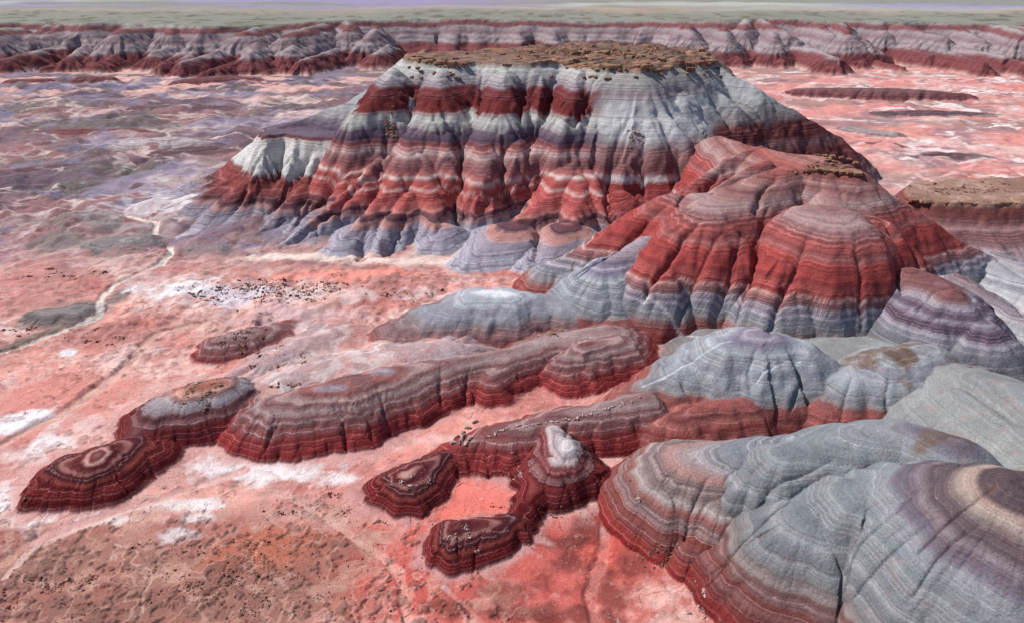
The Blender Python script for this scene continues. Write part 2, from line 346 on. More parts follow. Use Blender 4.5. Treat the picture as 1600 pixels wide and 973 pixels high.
PALS = {
    # the great butte
    'butte': pal((39, 150, 116, 96), (36.8, 126, 98, 84), (36.3, 160, 148, 134), (35.6, 168, 168, 162), (33.2, 152, 142, 146), (31.6, 132, 114, 122), (31.2, 112, 50, 52),
                 (29.2, 98, 36, 38), (26.2, 112, 42, 42), (25.6, 166, 154, 150), (24.2, 170, 170, 164), (22.8, 152, 146, 146), (22.0, 112, 92, 104),
                 (20.3, 82, 64, 82), (19.2, 112, 56, 58), (18.6, 156, 88, 84), (17.2, 184, 150, 146), (16.4, 138, 86, 84), (14.8, 132, 78, 80), (13.6, 172, 80, 76),
                 (12.9, 206, 178, 168), (12.4, 168, 66, 62), (11.2, 160, 62, 58), (10.8, 204, 160, 150), (10.4, 172, 62, 58), (8.4, 176, 66, 60), (7.4, 186, 96, 86), (6.9, 104, 64, 70),
                 (6.0, 96, 64, 72), (5.7, 190, 128, 116), (5.1, 184, 126, 118), (4.7, 146, 130, 142), (3.0, 148, 140, 156), (1.4, 160, 152, 164), (0.3, 190, 178, 178)),
    'butte_left': pal((25, 164, 162, 158), (22.5, 150, 142, 144), (21.2, 110, 96, 110), (19.6, 90, 72, 90), (18.9, 116, 50, 50), (18.4, 196, 186, 180), (14.5, 208, 204, 198), (11.2, 200, 196, 190),
                      (10.6, 140, 70, 66), (8.6, 142, 56, 54), (7.0, 146, 66, 64), (5.8, 110, 60, 64), (5.0, 104, 72, 78), (4.6, 180, 120, 112), (4.0, 140, 122, 134), (1.5, 152, 140, 156), (0.2, 196, 184, 186)),
    'butte_pale': pal((36.9, 126, 98, 84), (36.2, 158, 146, 134), (35.4, 160, 156, 148), (32, 156, 150, 150), (30.5, 150, 132, 136), (28.5, 178, 176, 174), (24, 190, 192, 188), (21.2, 180, 178, 174), (20.2, 160, 142, 142),
                      (19.0, 146, 108, 108), (17.4, 164, 104, 102), (15.4, 128, 84, 84), (13.4, 152, 82, 82), (12.8, 208, 196, 192), (11.8, 214, 204, 200), (11.4, 150, 52, 50), (8, 160, 56, 54), (5, 140, 80, 84), (0, 160, 140, 146)),
    'butte_right': pal((36.9, 126, 98, 84), (36.2, 154, 140, 128), (33, 158, 158, 156), (28, 170, 172, 170), (25, 150, 148, 150), (22, 138, 120, 122), (20.5, 112, 56, 58), (17, 106, 46, 48), (15, 130, 86, 88), (12, 116, 50, 52), (8, 128, 70, 74), (0, 150, 120, 120)),
    # the red hill in front of it
    'red': pal((30, 166, 106, 94), (25.6, 158, 98, 90), (24.6, 160, 74, 68), (23.9, 134, 76, 74), (23.2, 158, 108, 102), (22.4, 134, 82, 80), (21.6, 154, 108, 104), (20.9, 168, 132, 128), (20.3, 134, 86, 86), (19.9, 154, 100, 96), (19.4, 140, 72, 72), (18.8, 164, 68, 62),
               (18.0, 138, 64, 64), (17.4, 160, 82, 78), (16.8, 168, 54, 48), (15.9, 142, 50, 48), (15.2, 168, 52, 46), (14.6, 130, 48, 48), (14.0, 170, 64, 56), (13.4, 138, 48, 46), (13.1, 160, 66, 60), (12.9, 206, 160, 150), (12.6, 136, 70, 70), (11.8, 148, 98, 98), (11.2, 116, 80, 86), (10.7, 178, 164, 170),
               (10.3, 114, 92, 104), (9.4, 154, 146, 156), (8.8, 112, 108, 118), (8.2, 140, 138, 146), (7.6, 112, 112, 120), (7.2, 152, 150, 152), (6.2, 138, 118, 118), (5.2, 150, 82, 76), (3, 140, 56, 54), (0, 130, 44, 42)),
    'purple': pal((18, 150, 84, 82), (15.5, 146, 96, 96), (14.4, 182, 172, 182), (14.0, 128, 108, 124), (13.0, 112, 92, 110), (12.6, 176, 166, 178), (12.2, 122, 102, 120), (10.8, 110, 92, 108), (10.2, 186, 176, 186), (9.6, 132, 126, 138), (7.5, 122, 122, 130), (5, 150, 146, 146), (0, 150, 120, 116)),
    'blue': pal((20, 150, 130, 140), (12.5, 170, 150, 160), (11.6, 122, 108, 130), (11.2, 168, 158, 172), (10.8, 134, 124, 148), (10.0, 170, 178, 182), (8.8, 158, 166, 172), (8.0, 142, 144, 158), (7.0, 154, 162, 168), (5.9, 136, 140, 148),
                (5.2, 152, 150, 152), (4.8, 144, 88, 84), (4.0, 164, 84, 78), (3.4, 136, 74, 72), (2.8, 176, 98, 90), (2.0, 142, 64, 62), (1.2, 160, 92, 88), (0.4, 130, 54, 54), (-2, 120, 46, 46)),
    'low_blue': pal((9, 176, 184, 188), (6.2, 172, 178, 186), (5.4, 150, 152, 166), (4.4, 142, 142, 150), (3.7, 140, 116, 118), (2.8, 146, 104, 104), (2.0, 130, 88, 88), (1.2, 152, 82, 78), (0.4, 188, 94, 84), (-2, 180, 80, 70)),
    'green': pal((20, 142, 146, 146), (10, 146, 152, 148), (8.2, 154, 158, 150), (6, 150, 156, 150), (3, 140, 140, 138), (0, 140, 110, 104)),
    'massif': pal((20, 98, 82, 88), (17.2, 94, 78, 84), (16.7, 100, 84, 88), (16.4, 186, 156, 142), (15.8, 168, 148, 138), (15.3, 112, 94, 98), (14.4, 104, 88, 96), (13.8, 140, 124, 132), (13.2, 108, 96, 108), (12.5, 126, 118, 132), (12.0, 150, 152, 158),
                  (11.0, 142, 152, 156), (10.2, 128, 138, 144), (9.4, 150, 162, 162), (8.4, 124, 132, 138), (7.4, 142, 150, 152), (6.4, 116, 122, 128), (5.6, 142, 146, 146), (5.0, 120, 108, 108), (4.5, 158, 142, 138), (4.1, 116, 80, 78), (3.5, 146, 108, 104), (3.0, 118, 60, 58),
                  (2.4, 144, 90, 88), (1.8, 112, 56, 56), (1.0, 134, 48, 46), (0, 112, 34, 34), (-2, 110, 34, 34)),
    'lobe': pal((14, 150, 158, 164), (9.4, 146, 154, 162), (8.2, 132, 136, 146), (7.4, 150, 142, 144), (6.8, 188, 140, 132), (6.4, 142, 116, 114), (5.4, 150, 130, 128), (4.8, 178, 160, 156), (4.3, 156, 90, 84), (3.8, 132, 98, 96), (3.2, 160, 130, 126), (2.6, 132, 66, 62), (2.0, 152, 92, 88),
                (1.4, 124, 60, 58), (0.8, 162, 62, 56), (0, 124, 36, 36), (-2, 120, 34, 34)),
    # low dark red ridges
    'ridge': pal((10, 166, 104, 94), (6.4, 160, 100, 92), (5.7, 146, 98, 94), (5.3, 120, 70, 70), (5.0, 166, 128, 124), (4.7, 120, 76, 76), (4.3, 154, 124, 122), (3.9, 122, 74, 74), (3.55, 150, 110, 108), (3.15, 118, 58, 58), (2.75, 144, 88, 86), (2.35, 128, 50, 52), (1.8, 152, 50, 48), (1.4, 126, 34, 36), (0.9, 142, 40, 40), (0.3, 116, 30, 33), (-2, 120, 40, 40)),
    'knob': pal((8, 150, 92, 80), (5.4, 136, 74, 66), (4.9, 176, 120, 106), (4.7, 118, 78, 80), (4.35, 158, 142, 146), (3.9, 150, 134, 140), (3.6, 112, 78, 82), (3.2, 92, 48, 54), (2.9, 132, 84, 84), (2.5, 96, 42, 46), (2.1, 112, 34, 38), (1.5, 88, 24, 28), (0.9, 106, 28, 32), (0.3, 92, 24, 28), (-2, 110, 40, 40)),
    'dark': pal((8, 126, 60, 56), (4.2, 116, 52, 50), (3.95, 150, 92, 84), (3.8, 104, 46, 48), (3.62, 172, 112, 102), (3.5, 96, 42, 46), (3.25, 104, 44, 48), (3.1, 162, 98, 90), (2.98, 80, 32, 38), (2.6, 74, 28, 34), (2.35, 134, 54, 48), (2.1, 92, 26, 30), (1.6, 112, 28, 30), (0.9, 84, 20, 24), (0.3, 100, 26, 28), (-2, 110, 40, 40)),
    'crest': pal((8, 190, 178, 178), (4.9, 188, 176, 176), (4.5, 140, 118, 124), (4.2, 182, 162, 160), (3.9, 122, 62, 62), (3.4, 112, 48, 50), (3.0, 138, 92, 90), (2.7, 100, 40, 42), (2.1, 122, 40, 42), (1.4, 96, 28, 30), (0.7, 86, 22, 26), (0, 96, 28, 30), (-2, 100, 34, 34)),
    'mound': pal((6, 120, 84, 84), (3, 112, 66, 68), (1.5, 104, 52, 54), (0, 140, 92, 90), (-2, 150, 100, 96)),
    'terrace': pal((8, 206, 180, 172), (5.0, 204, 174, 166), (4.3, 190, 166, 164), (3.6, 206, 186, 182), (2.9, 180, 146, 142), (2.2, 200, 176, 172), (1.4, 184, 128, 120), (0.7, 202, 150, 138), (0, 204, 140, 130), (-3, 204, 140, 130)),
    'apron': pal((5, 160, 84, 78), (0.62, 160, 84, 78), (0.42, 178, 104, 98), (0.22, 190, 126, 120), (0.05, 202, 142, 134), (-2, 204, 144, 136)),
    'bank': pal((8, 96, 78, 84), (4, 92, 74, 80), (2.4, 110, 84, 88), (1.4, 88, 62, 70), (0.6, 118, 86, 88), (0, 150, 126, 126), (-3, 150, 126, 126)),
    'grey': pal((6, 124, 114, 112), (2.0, 128, 118, 116), (1.0, 112, 102, 102), (0.4, 104, 84, 84), (0, 130, 86, 82), (-3, 150, 100, 92)),
    'hummock': pal((6, 170, 150, 150), (2.4, 166, 150, 152), (1.4, 146, 124, 126), (0.6, 132, 100, 102), (0, 170, 130, 124), (-3, 180, 140, 132)),
    'cliffs': pal((32, 150, 146, 128), (27, 152, 144, 134), (25.5, 160, 152, 148), (24, 124, 80, 82), (21.5, 114, 64, 68), (20.5, 150, 134, 136), (18, 134, 116, 122), (16, 124, 92, 98), (14.5, 158, 146, 148), (12.5, 130, 106, 112), (11, 160, 148, 150), (9, 118, 74, 78), (7.5, 104, 48, 52), (5, 122, 68, 70), (3.2, 100, 42, 46), (1.5, 150, 96, 92), (0, 200, 160, 150)),
    'cap': pal((45, 128, 92, 76), (38.5, 134, 96, 80), (37.6, 118, 86, 72), (36, 130, 108, 92)),
    'bench': pal((20, 158, 118, 98), (14.3, 156, 114, 94), (13.4, 120, 60, 56), (11.5, 128, 72, 70), (10, 150, 104, 100), (8.6, 120, 76, 78), (6, 146, 128, 134), (4, 160, 150, 156), (0, 178, 150, 146)),
    'slopes': pal((14, 150, 110, 110), (9.5, 132, 80, 82), (8, 146, 130, 138), (6.4, 178, 176, 182), (5.4, 160, 160, 168), (4.2, 190, 186, 188), (3, 160, 120, 116), (0, 190, 150, 140)),
}

def toned(pl_, f, sat=1.0):
    lum = pl_[1] @ np.array([0.3, 0.55, 0.15])
    cc = np.clip(lum[:, None] + (pl_[1] - lum[:, None]) * sat, 0, 1)
    cool = (pl_[1][:, 1] > pl_[1][:, 0] * 0.98)[:, None] * 0.45
    cc = cc + cool * (lum[:, None] * np.array([0.985, 0.985, 1.07]) - cc)
    return pl_[0], cc * f


PALS['massif'] = toned(PALS['massif'], 0.72, 1.1)
PALS['lobe'] = toned(PALS['lobe'], 0.74, 1.2)
PALS['blue'] = toned(PALS['blue'], 0.76, 1.15)
PALS['green'] = toned(PALS['green'], 0.72)
PALS['purple'] = remap(toned(PALS['purple'], 0.72, 1.15), [0, 5, 18], [0, 4.0, 14.6])
PALS['low_blue'] = toned(PALS['low_blue'], 0.8, 1.15)
PALS['slopes'] = toned(PALS['slopes'], 0.8)
PALS['cliffs'] = toned(PALS['cliffs'], 0.95, 1.1)
PALS['butte_pale'] = toned(PALS['butte_pale'], 0.86)
PALS['butte_right'] = toned(PALS['butte_right'], 0.8)
PALS['butte_left'] = toned(PALS['butte_left'], 0.88)
PALS['red'] = remap(PALS['red'], [0, 7.2, 12.9, 19, 30], [0, 5.6, 10.2, 18, 30])
HILLS = [('ground', 'ground')]
HID = {}


def hill(key, name, label, category='hill'):
    HID[key] = len(HILLS)
    HILLS.append((name, label, category))


def bed_colour(pname, s):
    zz, cc = PALS[pname]
    return np.stack([np.interp(s, zz, cc[:, k]) for k in range(3)], -1).astype(np.float32)


DIP = 0.5 * fbm(X / 30 + 4, Y / 30 + 8, 3) + 0.07 * perlin(X / 3.1, Y / 3.1) + 0.03 * perlin(X / 0.9, Y / 0.9)


def raise_hill(key, pname, sl_, h, keep, k, band=1.0, dip=1.0, shift=0.0, pmix=(), crease=1.0):
    """join a raised form to the terrain; where it stands highest it takes over colour and ownership"""
    z0 = Z[sl_]
    diff = h - z0
    sm = np.maximum(h, z0) + np.maximum(k - np.abs(diff), 0) ** 2 / (4 * k)
    sm = sm - 0.55 * k * crease * np.exp(-(diff / (0.55 * k)) ** 2) * (OWN[sl_] > 0)
    sm = np.where(keep, sm, z0)
    w = sst(-0.25 * k, 0.35 * k, diff) * keep
    s = sm + DIP[sl_] * dip + shift
    bc = bed_colour(pname, s)
    for (x0, x1, p2) in pmix:
        m_ = sst(x0, x1, X[sl_] + 5 * n1[sl_] + 2 * n2[sl_])[..., None]
        bc = bc + m_ * (bed_colour(p2, s) - bc)
    COL[sl_] += w[..., None] * (bc - COL[sl_])
    STRAT[sl_] += w * (s - STRAT[sl_])
    BAND[sl_] += w * (band - BAND[sl_])
    OWN[sl_] = np.where((diff > 0) & keep, HID[key], OWN[sl_])
    Z[sl_] = sm


def ridge(key, pname, pts, zb=0.0, p=2.0, flat=0.0, lobes=(0.0, 4.0), rills=(0.08, 1.1), k=0.3, band=1.0, dip=1.0, closed=False, prof=None, shift=0.0, seed=0.0, warp=1.0, pmix=(), streak=0.15, crease=1.0):
    """a rounded crest line: pts = (x, y, top height, half width); falls from top to zb over the half width.
    closed: the points are the rim of a table, flat inside."""
    pts = [tuple(q) for q in pts]
    if len(pts) == 1:
        q = pts[0]; pts = [q, (q[0] + 0.05, q[1], q[2], q[3])]
    if closed:
        pts = pts + [pts[0]]
    wmax = max(q[3] for q in pts) * (1.35 if closed else 1.9) + flat + 3
    sl_ = box_slice(min(q[0] for q in pts) - wmax, max(q[0] for q in pts) + wmax, min(q[1] for q in pts) - wmax, max(q[1] for q in pts) + wmax)
    if sl_ is None:
        return
    x = X[sl_] + warp * (WX[sl_] - X[sl_]); y = Y[sl_] + warp * (WY[sl_] - Y[sl_])
    big = np.float32(1e9)
    L = 0.0
    total = sum(math.hypot(b[0] - a[0], b[1] - a[1]) for a, b in zip(pts[:-1], pts[1:]))
    wend = pts[-1][3]

    def fall(dn):
        if prof is None:
            return np.where(dn < 1, dn ** p, 1 + (dn - 1) * p)
        f = np.interp(dn, [q[0] for q in prof], [q[1] for q in prof])
        return np.where(dn > prof[-1][0], prof[-1][1] + (dn - prof[-1][0]) * 1.2, f)
    best = None
    inside = np.zeros(x.shape, bool)
    for i, (a, b) in enumerate(zip(pts[:-1], pts[1:])):
        dx, dy = b[0] - a[0], b[1] - a[1]
        ln = math.hypot(dx, dy) + 1e-9
        t = np.clip(((x - a[0]) * dx + (y - a[1]) * dy) / ln ** 2, 0, 1)
        ox, oy = x - a[0] - t * dx, y - a[1] - t * dy
        d = np.hypot(ox, oy)
        w = a[3] + t * (b[3] - a[3])
        zt = a[2] + t * (b[2] - a[2])
        side = np.where((ox * dy - oy * dx) > 0, 1.0, -1.0)
        along = (ox * dx + oy * dy) / ln
        ang = np.arcsin(np.clip(along / np.maximum(d, 1e-6), -1, 1))
        q = L + t * ln + ang * wend * 0.8
        if closed:
            score = -d
            cond = ((a[1] > y) != (b[1] > y)) & (x < (b[0] - a[0]) * (y - a[1]) / (b[1] - a[1] + 1e-12) + a[0])
            inside ^= cond
        else:
            q = q * side + np.where(side > 0, 0, 2 * total + math.pi * wend * 0.8)
            dn = np.maximum(0, d - flat) / w
            score = zt - (zt - zb) * np.where(dn < 1, dn ** p, 1 + (dn - 1) * p)
        if best is None:
            best, D, ZT, WW, Q = score, d, zt, w, q
        else:
            up = score > best
            best = np.where(up, score, best); D = np.where(up, d, D); ZT = np.where(up, zt, ZT); WW = np.where(up, w, WW); Q = np.where(up, q, Q)
        L += ln
    if closed:
        D = np.where(inside, 0, D)
    Dn = np.maximum(0, D - flat) / WW
    fade = sst(0.08, 0.5, Dn)
    if lobes[0]:
        nq = perlin(Q / lobes[1] + seed, Dn * WW / (lobes[1] * 5.0) + seed * 1.7)
        Dn = Dn - lobes[0] / WW * fade * (np.abs(nq) * 2.2 - 0.8)
    Dn = np.maximum(Dn, 0)
    h = ZT - (ZT - zb) * fall(Dn)
    if rills[0]:
        nr = perlin(Q / rills[1] + seed * 3.1, Dn * WW / (rills[1] * 7.0) + 3.3)
        nr2 = perlin(Q / (rills[1] * 2.7) + seed * 2.1, Dn * WW / (rills[1] * 16.0) + 7.3)
        few = sst(-0.1, 0.35, perlin(Q / (rills[1] * 5.3) + 5.0 + seed, Dn * WW / (rills[1] * 9.0)))
        h = h - rills[0] * fade * (few * np.exp(-(nr / 0.11) ** 2) + 1.6 * np.exp(-(nr2 / 0.05) ** 2))
    st_ = max(rills[1], 0.7)
    sm_ = streak * np.minimum(1, (ZT - zb) / 9) * fade * (perlin(Q / (st_ * 0.8) + 1.7, D / (st_ * 9)) + 0.8 * perlin(Q / (st_ * 3) + 9.7, D / (st_ * 20)))
    keep = h > GROUND_Z[sl_] - 3
    raise_hill(key, pname, sl_, h, keep, k, band, dip, shift + sm_, pmix, crease)


def K(u, vc, vt, w, zb=0.0):
    """crest point seen at row vc whose foot shows at row vt, w metres nearer"""
    yt = (CAM_Z - zb) / tanv(vt)
    return at_y(u, vc, yt + w) + (w,)


def ragged(rim_, step, amp, seed_):
    """a rim with bites and noses"""
    out = []
    for i in range(len(rim_)):
        a_, b_ = rim_[i], rim_[(i + 1) % len(rim_)]
        ln = math.hypot(b_[0] - a_[0], b_[1] - a_[1])
        n_ = max(1, int(ln / step))
        nx, ny = (b_[1] - a_[1]) / (ln + 1e-9), -(b_[0] - a_[0]) / (ln + 1e-9)
        for j in range(n_):
            t_ = j / n_
            d_ = amp * (float(perlin(np.array([(i * 7.3 + t_ * ln) / (step * 1.6) + seed_]), np.array([0.5]))[0]) * 1.4 + random.Random(i * 131 + j + int(seed_ * 10)).uniform(-0.35, 0.35))
            out.append((a_[0] + t_ * (b_[0] - a_[0]) + nx * d_, a_[1] + t_ * (b_[1] - a_[1]) + ny * d_) + tuple(a_[2:]))
    return out


def S(u, v, z, w):
    return at_z(u, v, z) + (w,)

# ------------------------------------------------------------------ far cliffs and the plateau behind them
hill('cliffs', 'badland_cliffs', 'far banded cliffs of red and mauve badlands below the high plain', 'cliff')
front = [(-40, 118), (40, 112), (100, 112), (150, 118), (215, 112), (270, 122), (330, 130), (400, 122), (440, 118), (520, 112), (600, 108), (680, 106), (1000, 106), (1120, 112), (1180, 108), (1240, 112), (1300, 114), (1360, 116), (1420, 112), (1500, 118), (1600, 120), (1680, 122)]
rim = []
for u, v in front:
    x_, y_, _ = at_z(u, v, 0)
    rim.append((x_ * 1.24, y_ * 1.24 + 8 * math.sin(u * 0.021), 26.5, 100 + 12 * math.sin(u * 0.037)))
rim = [(-1500, rim[0][1] + 30, 26.5, 80)] + rim + [(1500, rim[-1][1] + 30, 26.5, 80)]
rimpoly = rim + [(16000, 16000, 26.5, 80), (-16000, 16000, 26.5, 80)]
CLIFF_PROF = [(0, 0), (0.06, 0.1), (0.2, 0.3), (0.45, 0.55), (0.7, 0.78), (1.0, 1.0)]
rimpoly = [(q[0], q[1], q[2], 62) for q in rimpoly]
ridge('cliffs', 'cliffs', rimpoly, zb=0, closed=True, lobes=(16, 30), rills=(0.7, 9), prof=CLIFF_PROF, k=1.0, dip=4.5, seed=2.2, band=0.6)
_r = random.Random(4)
for row, (step, z_lo, z_hi, off) in enumerate(((83, 19, 25.5, 34), (61, 9, 20, 14), (37, 3, 11, -4))):
    for u in range(-130, 1760, step):
        if 600 < u < 1080:
            continue
        uu = u + _r.uniform(-0.6, 0.6) * step
        vt = np.interp(uu, [q[0] for q in front], [q[1] for q in front]) + _r.uniform(-8, 4)
        x_, y_, _ = at_z(uu, vt, 0)
        y_ += off
        zn = _r.uniform(z_lo, z_hi)
        nose = 1.25 * zn
        ln = _r.uniform(30, 60)
        sw = _r.uniform(-0.35, 0.35)
        xn, yn = x_ * (1 + nose / y_), y_ + nose
        pts_ = [(xn, yn, zn, 1.3 * zn + 1), (xn + sw * ln * 0.5, yn + ln * 0.5, min(zn * 1.12, 26.2), 1.3 * zn + 2), (xn + sw * ln, yn + ln, min(zn * 1.3, 26.4), 1.3 * zn + 3)]
        ridge('cliffs', 'cliffs', pts_, zb=0, p=1.3, lobes=(2.4, 9), rills=(0.3, 5), k=0.8, dip=4.5, seed=u * 0.13 + row, band=0.6)
PLATEAU = (OWN == HID['cliffs']) & (Z > 26.0)

# ---- the high plain behind: grey-green, straw, pale orange and violet streaks
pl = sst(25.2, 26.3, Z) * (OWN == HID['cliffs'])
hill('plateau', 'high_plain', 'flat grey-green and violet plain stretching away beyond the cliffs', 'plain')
m1 = band_of(480, 2e4, lambda x, y, r: fbm(x / 700, y / 260, 5, 0.6)); m2 = band_of(480, 2e4, lambda x, y, r: fbm(x / 900 + 20, y / 330, 5, 0.6))
m3 = band_of(480, 2e4, lambda x, y, r: fbm(x / 60, y / 50 + 6, 4, 0.65)); m4 = band_of(480, 2e4, lambda x, y, r: perlin(x / 13, y / 26))
lay(pl, rgb(126, 128, 118))
lay(pl * sst(-0.05, 0.25, m3) * 0.8, rgb(118, 118, 104))
lay(pl * sst(0.25, 0.5, m4 + 0.6 * m3) * (1 - sst(800, 950, Y)) * 0.7, rgb(84, 82, 70))
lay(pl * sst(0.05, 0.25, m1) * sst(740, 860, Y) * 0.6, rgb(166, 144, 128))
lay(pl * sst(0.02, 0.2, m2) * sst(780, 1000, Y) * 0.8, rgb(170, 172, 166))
lay(pl * sst(1000, 2200, Y) * 0.5, rgb(132, 138, 150))  # bluish haze of distance painted into the plain's colour, stronger farther out
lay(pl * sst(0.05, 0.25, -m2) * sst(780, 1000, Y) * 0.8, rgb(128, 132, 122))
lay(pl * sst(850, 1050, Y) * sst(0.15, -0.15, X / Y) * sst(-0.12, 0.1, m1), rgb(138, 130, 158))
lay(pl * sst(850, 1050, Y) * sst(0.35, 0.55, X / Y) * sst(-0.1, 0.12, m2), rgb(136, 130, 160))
BAND *= (1 - pl)
rise = band_of(440, 2e4, lambda x, y, r: fbm(x / 150 + 6, y / 110, 4, 0.55))
Z += (OWN == HID['cliffs']) * sst(12, 26, Z) * 5.0 * rise * (1 - 0.5 * sst(900, 1600, Y))
OWN[PLATEAU & (Z > 26.35)] = HID['plateau']

# low mounds on the flats
MOUNDS = [
    ('long dark red mound lying on the pink flat behind the butte', 'mound', [(1245, 139, 154, 9), (1300, 137, 156, 10), (1370, 138, 160, 11), (1440, 140, 161, 11), (1510, 147, 160, 9)]),
    ('flat dark mound below the far cliffs, at the picture edge', 'mound', [(20, 124, 134, 8), (70, 123, 134, 8)]),
    ('rounded dark red mound below the far cliffs, second from the edge', 'mound', [(125, 119, 133, 9), (165, 120, 132, 9)]),
    ('broad red mound jutting from the foot of the far cliffs', 'mound', [(290, 124, 138, 12), (345, 118, 134, 14), (390, 122, 132, 12)]),
    ('flat olive mound on the flat left of the butte', 'hummock', [(200, 222, 244, 12), (260, 215, 242, 13), (310, 220, 238, 10)]),
    ('low purple mound on the mauve flat', 'mound', [(60, 205, 217, 9), (130, 203, 216, 9), (220, 204, 215, 9)]),
    ('low grey mound on the flat behind the red hill', 'hummock', [(1330, 200, 212, 9), (1390, 206, 220, 9)]),
    ('flat grey mound at the picture edge beyond the pale wash', 'grey', [(20, 376, 396, 7), (55, 374, 398, 8)]),
    ('round grey mound with a reddish hollow on top beside the bend of the wash', 'grey', [(160, 376, 404, 8), (205, 374, 406, 9)]),
    ('low grey mound at the foot of the butte with a reddish top', 'grey', [(310, 384, 408, 7), (345, 386, 409, 7)]),
    ('olive-grey oval mound beside the pale wash, nearest of the flat mounds', 'grey', [(70, 488, 516, 5), (125, 480, 512, 6)]),
    ('low row of small grey humps on the pale fan', 'hummock', [(395, 486, 500, 4), (430, 480, 496, 4), (470, 476, 494, 4), (520, 474, 492, 4), (575, 470, 488, 4), (640, 460, 478, 3.5)]),
    ('small pinkish grey hump behind the rubble-covered hump', 'hummock', [(430, 505, 528, 4.5), (465, 500, 524, 4.5)]),
    ('small pale hump beside the pinkish grey one', 'hummock', [(490, 515, 545, 4.5), (505, 508, 535, 4.5)]),
    ('low pale swell running towards the blue knoll', 'hummock', [(520, 502, 520, 4), (590, 500, 518, 4), (650, 505, 530, 4)]),
    ('dark red low bank on the pink flat left of the wash', 'mound', [(10, 438, 450, 3.5), (90, 432, 444, 3.5), (170, 430, 440, 3)]),
    ('long dark purple bank on the flat at the edge, beyond the grey mounds', 'bank', [(-10, 322, 340, 10), (60, 314, 338, 11), (130, 318, 336, 10)]),
    ('low maroon bank on the flat just left of the white cliff', 'bank', [(245, 236, 252, 10), (310, 230, 250, 11), (360, 236, 248, 8)]),
    ('purple-brown bank at the edge, beyond the long dark bank', 'bank', [(10, 268, 286, 10), (80, 260, 284, 12), (150, 268, 284, 10)]),
    ('short purple bank with pale foot in the middle of the mauve flat', 'bank', [(170, 292, 308, 9), (230, 286, 306, 10), (270, 292, 304, 8)]),
    ('far dark bank on the mauve flat, closest to the cliffs', 'bank', [(220, 166, 180, 11), (290, 162, 178, 12), (350, 168, 178, 10)]),
    ('thin dark bank on the pink flat behind the butte', 'bank', [(1380, 176, 186, 9), (1450, 172, 186, 10), (1540, 178, 186, 9)]),
    ('brown bank on the pale flat close to the bench', 'bank', [(1400, 246, 258, 8), (1480, 240, 256, 9), (1560, 246, 256, 8)]),
    ('dark purple mound on the pale flat beside the red hill', 'mound', [(1370, 224, 234, 6), (1400, 226, 236, 6)]),
]
for i, (lab, pn, pts) in enumerate(MOUNDS):
    hill('mound%d' % i, 'mound', lab, 'mound')
    ridge('mound%d' % i, pn, [K(u, vc, vt, w) for u, vc, vt, w in pts], p=1.7, lobes=(1.5, 8), rills=(0.2, 3), k=0.6, seed=i * 1.9)

# ------------------------------------------------------------------ the great butte
hill('butte', 'butte', 'great flat-topped butte of grey, white and dark red beds above fluted red spurs', 'butte')
BT = 37.0
rim_px = [(634, 92), (665, 97), (705, 99), (740, 97), (785, 99), (830, 99), (880, 97), (915, 101), (950, 106), (1000, 108), (1050, 102), (1090, 96), (1114, 90), (1085, 76), (1020, 69), (930, 67), (850, 71), (760, 77), (690, 80), (640, 85)]
bt = [at_z(u, v, BT) + (36,) for u, v in rim_px]
BUTTE_PROF = [(0, 0), (0.02, 0.03), (0.11, 0.09), (0.2, 0.16), (0.34, 0.29), (0.42, 0.33), (0.58, 0.46), (0.64, 0.53), (0.76, 0.72), (1.0, 1.0)]
BX = lambda u: at_y(u, 120, 205)[0]
ridge('butte', 'butte', ragged(bt, 4.5, 1.5, 3.0), zb=0, closed=True, lobes=(3.0, 16), rills=(0.3, 4.2), prof=BUTTE_PROF, k=0.8, seed=5.5, warp=0.7, pmix=((BX(905), BX(950), 'butte_pale'), (BX(1085), BX(1130), 'butte_right')))


ridge('butte', 'cap', [at_z(870, 78, 37) + (12,), at_z(950, 74, 37.5) + (14,), at_z(1040, 76, 37.5) + (14,), at_z(1085, 80, 37.2) + (10,)], zb=32.5, p=2, flat=0, lobes=(1.5, 6), rills=(0.2, 2), k=0.3, band=0.6)


for _k in range(26):
    _u, _v = 660 + (_k * 97 % 430), 78 + (_k * 31 % 17)
    ridge('butte', 'cap', [at_z(_u, _v, 37) + (2.0 + _k % 3,), at_z(_u + 6 + _k % 9, _v + 0.6, 37) + (2.0,)], zb=35.6, p=1.5, lobes=(0.6, 2), rills=(0.1, 1), k=0.3, band=0.5, shift=(_k % 5) * 0.3, crease=0)


def spur(pname, pts, zb=-0.3, p=1.25, cw=None, **kw):
    kw.setdefault('lobes', (0.7, 7)); kw.setdefault('rills', (0.09, 3.4)); kw.setdefault('k', 0.45)
    q = [S(*(t + (1,))[:4]) if len(t) == 3 else S(*t) for t in pts]
    if cw:
        q = [(x, y, z, cw * max(z - zb, 0.5) + 0.8) for x, y, z, w in q]
    ridge('butte', pname, q, zb=zb, p=p, **kw)


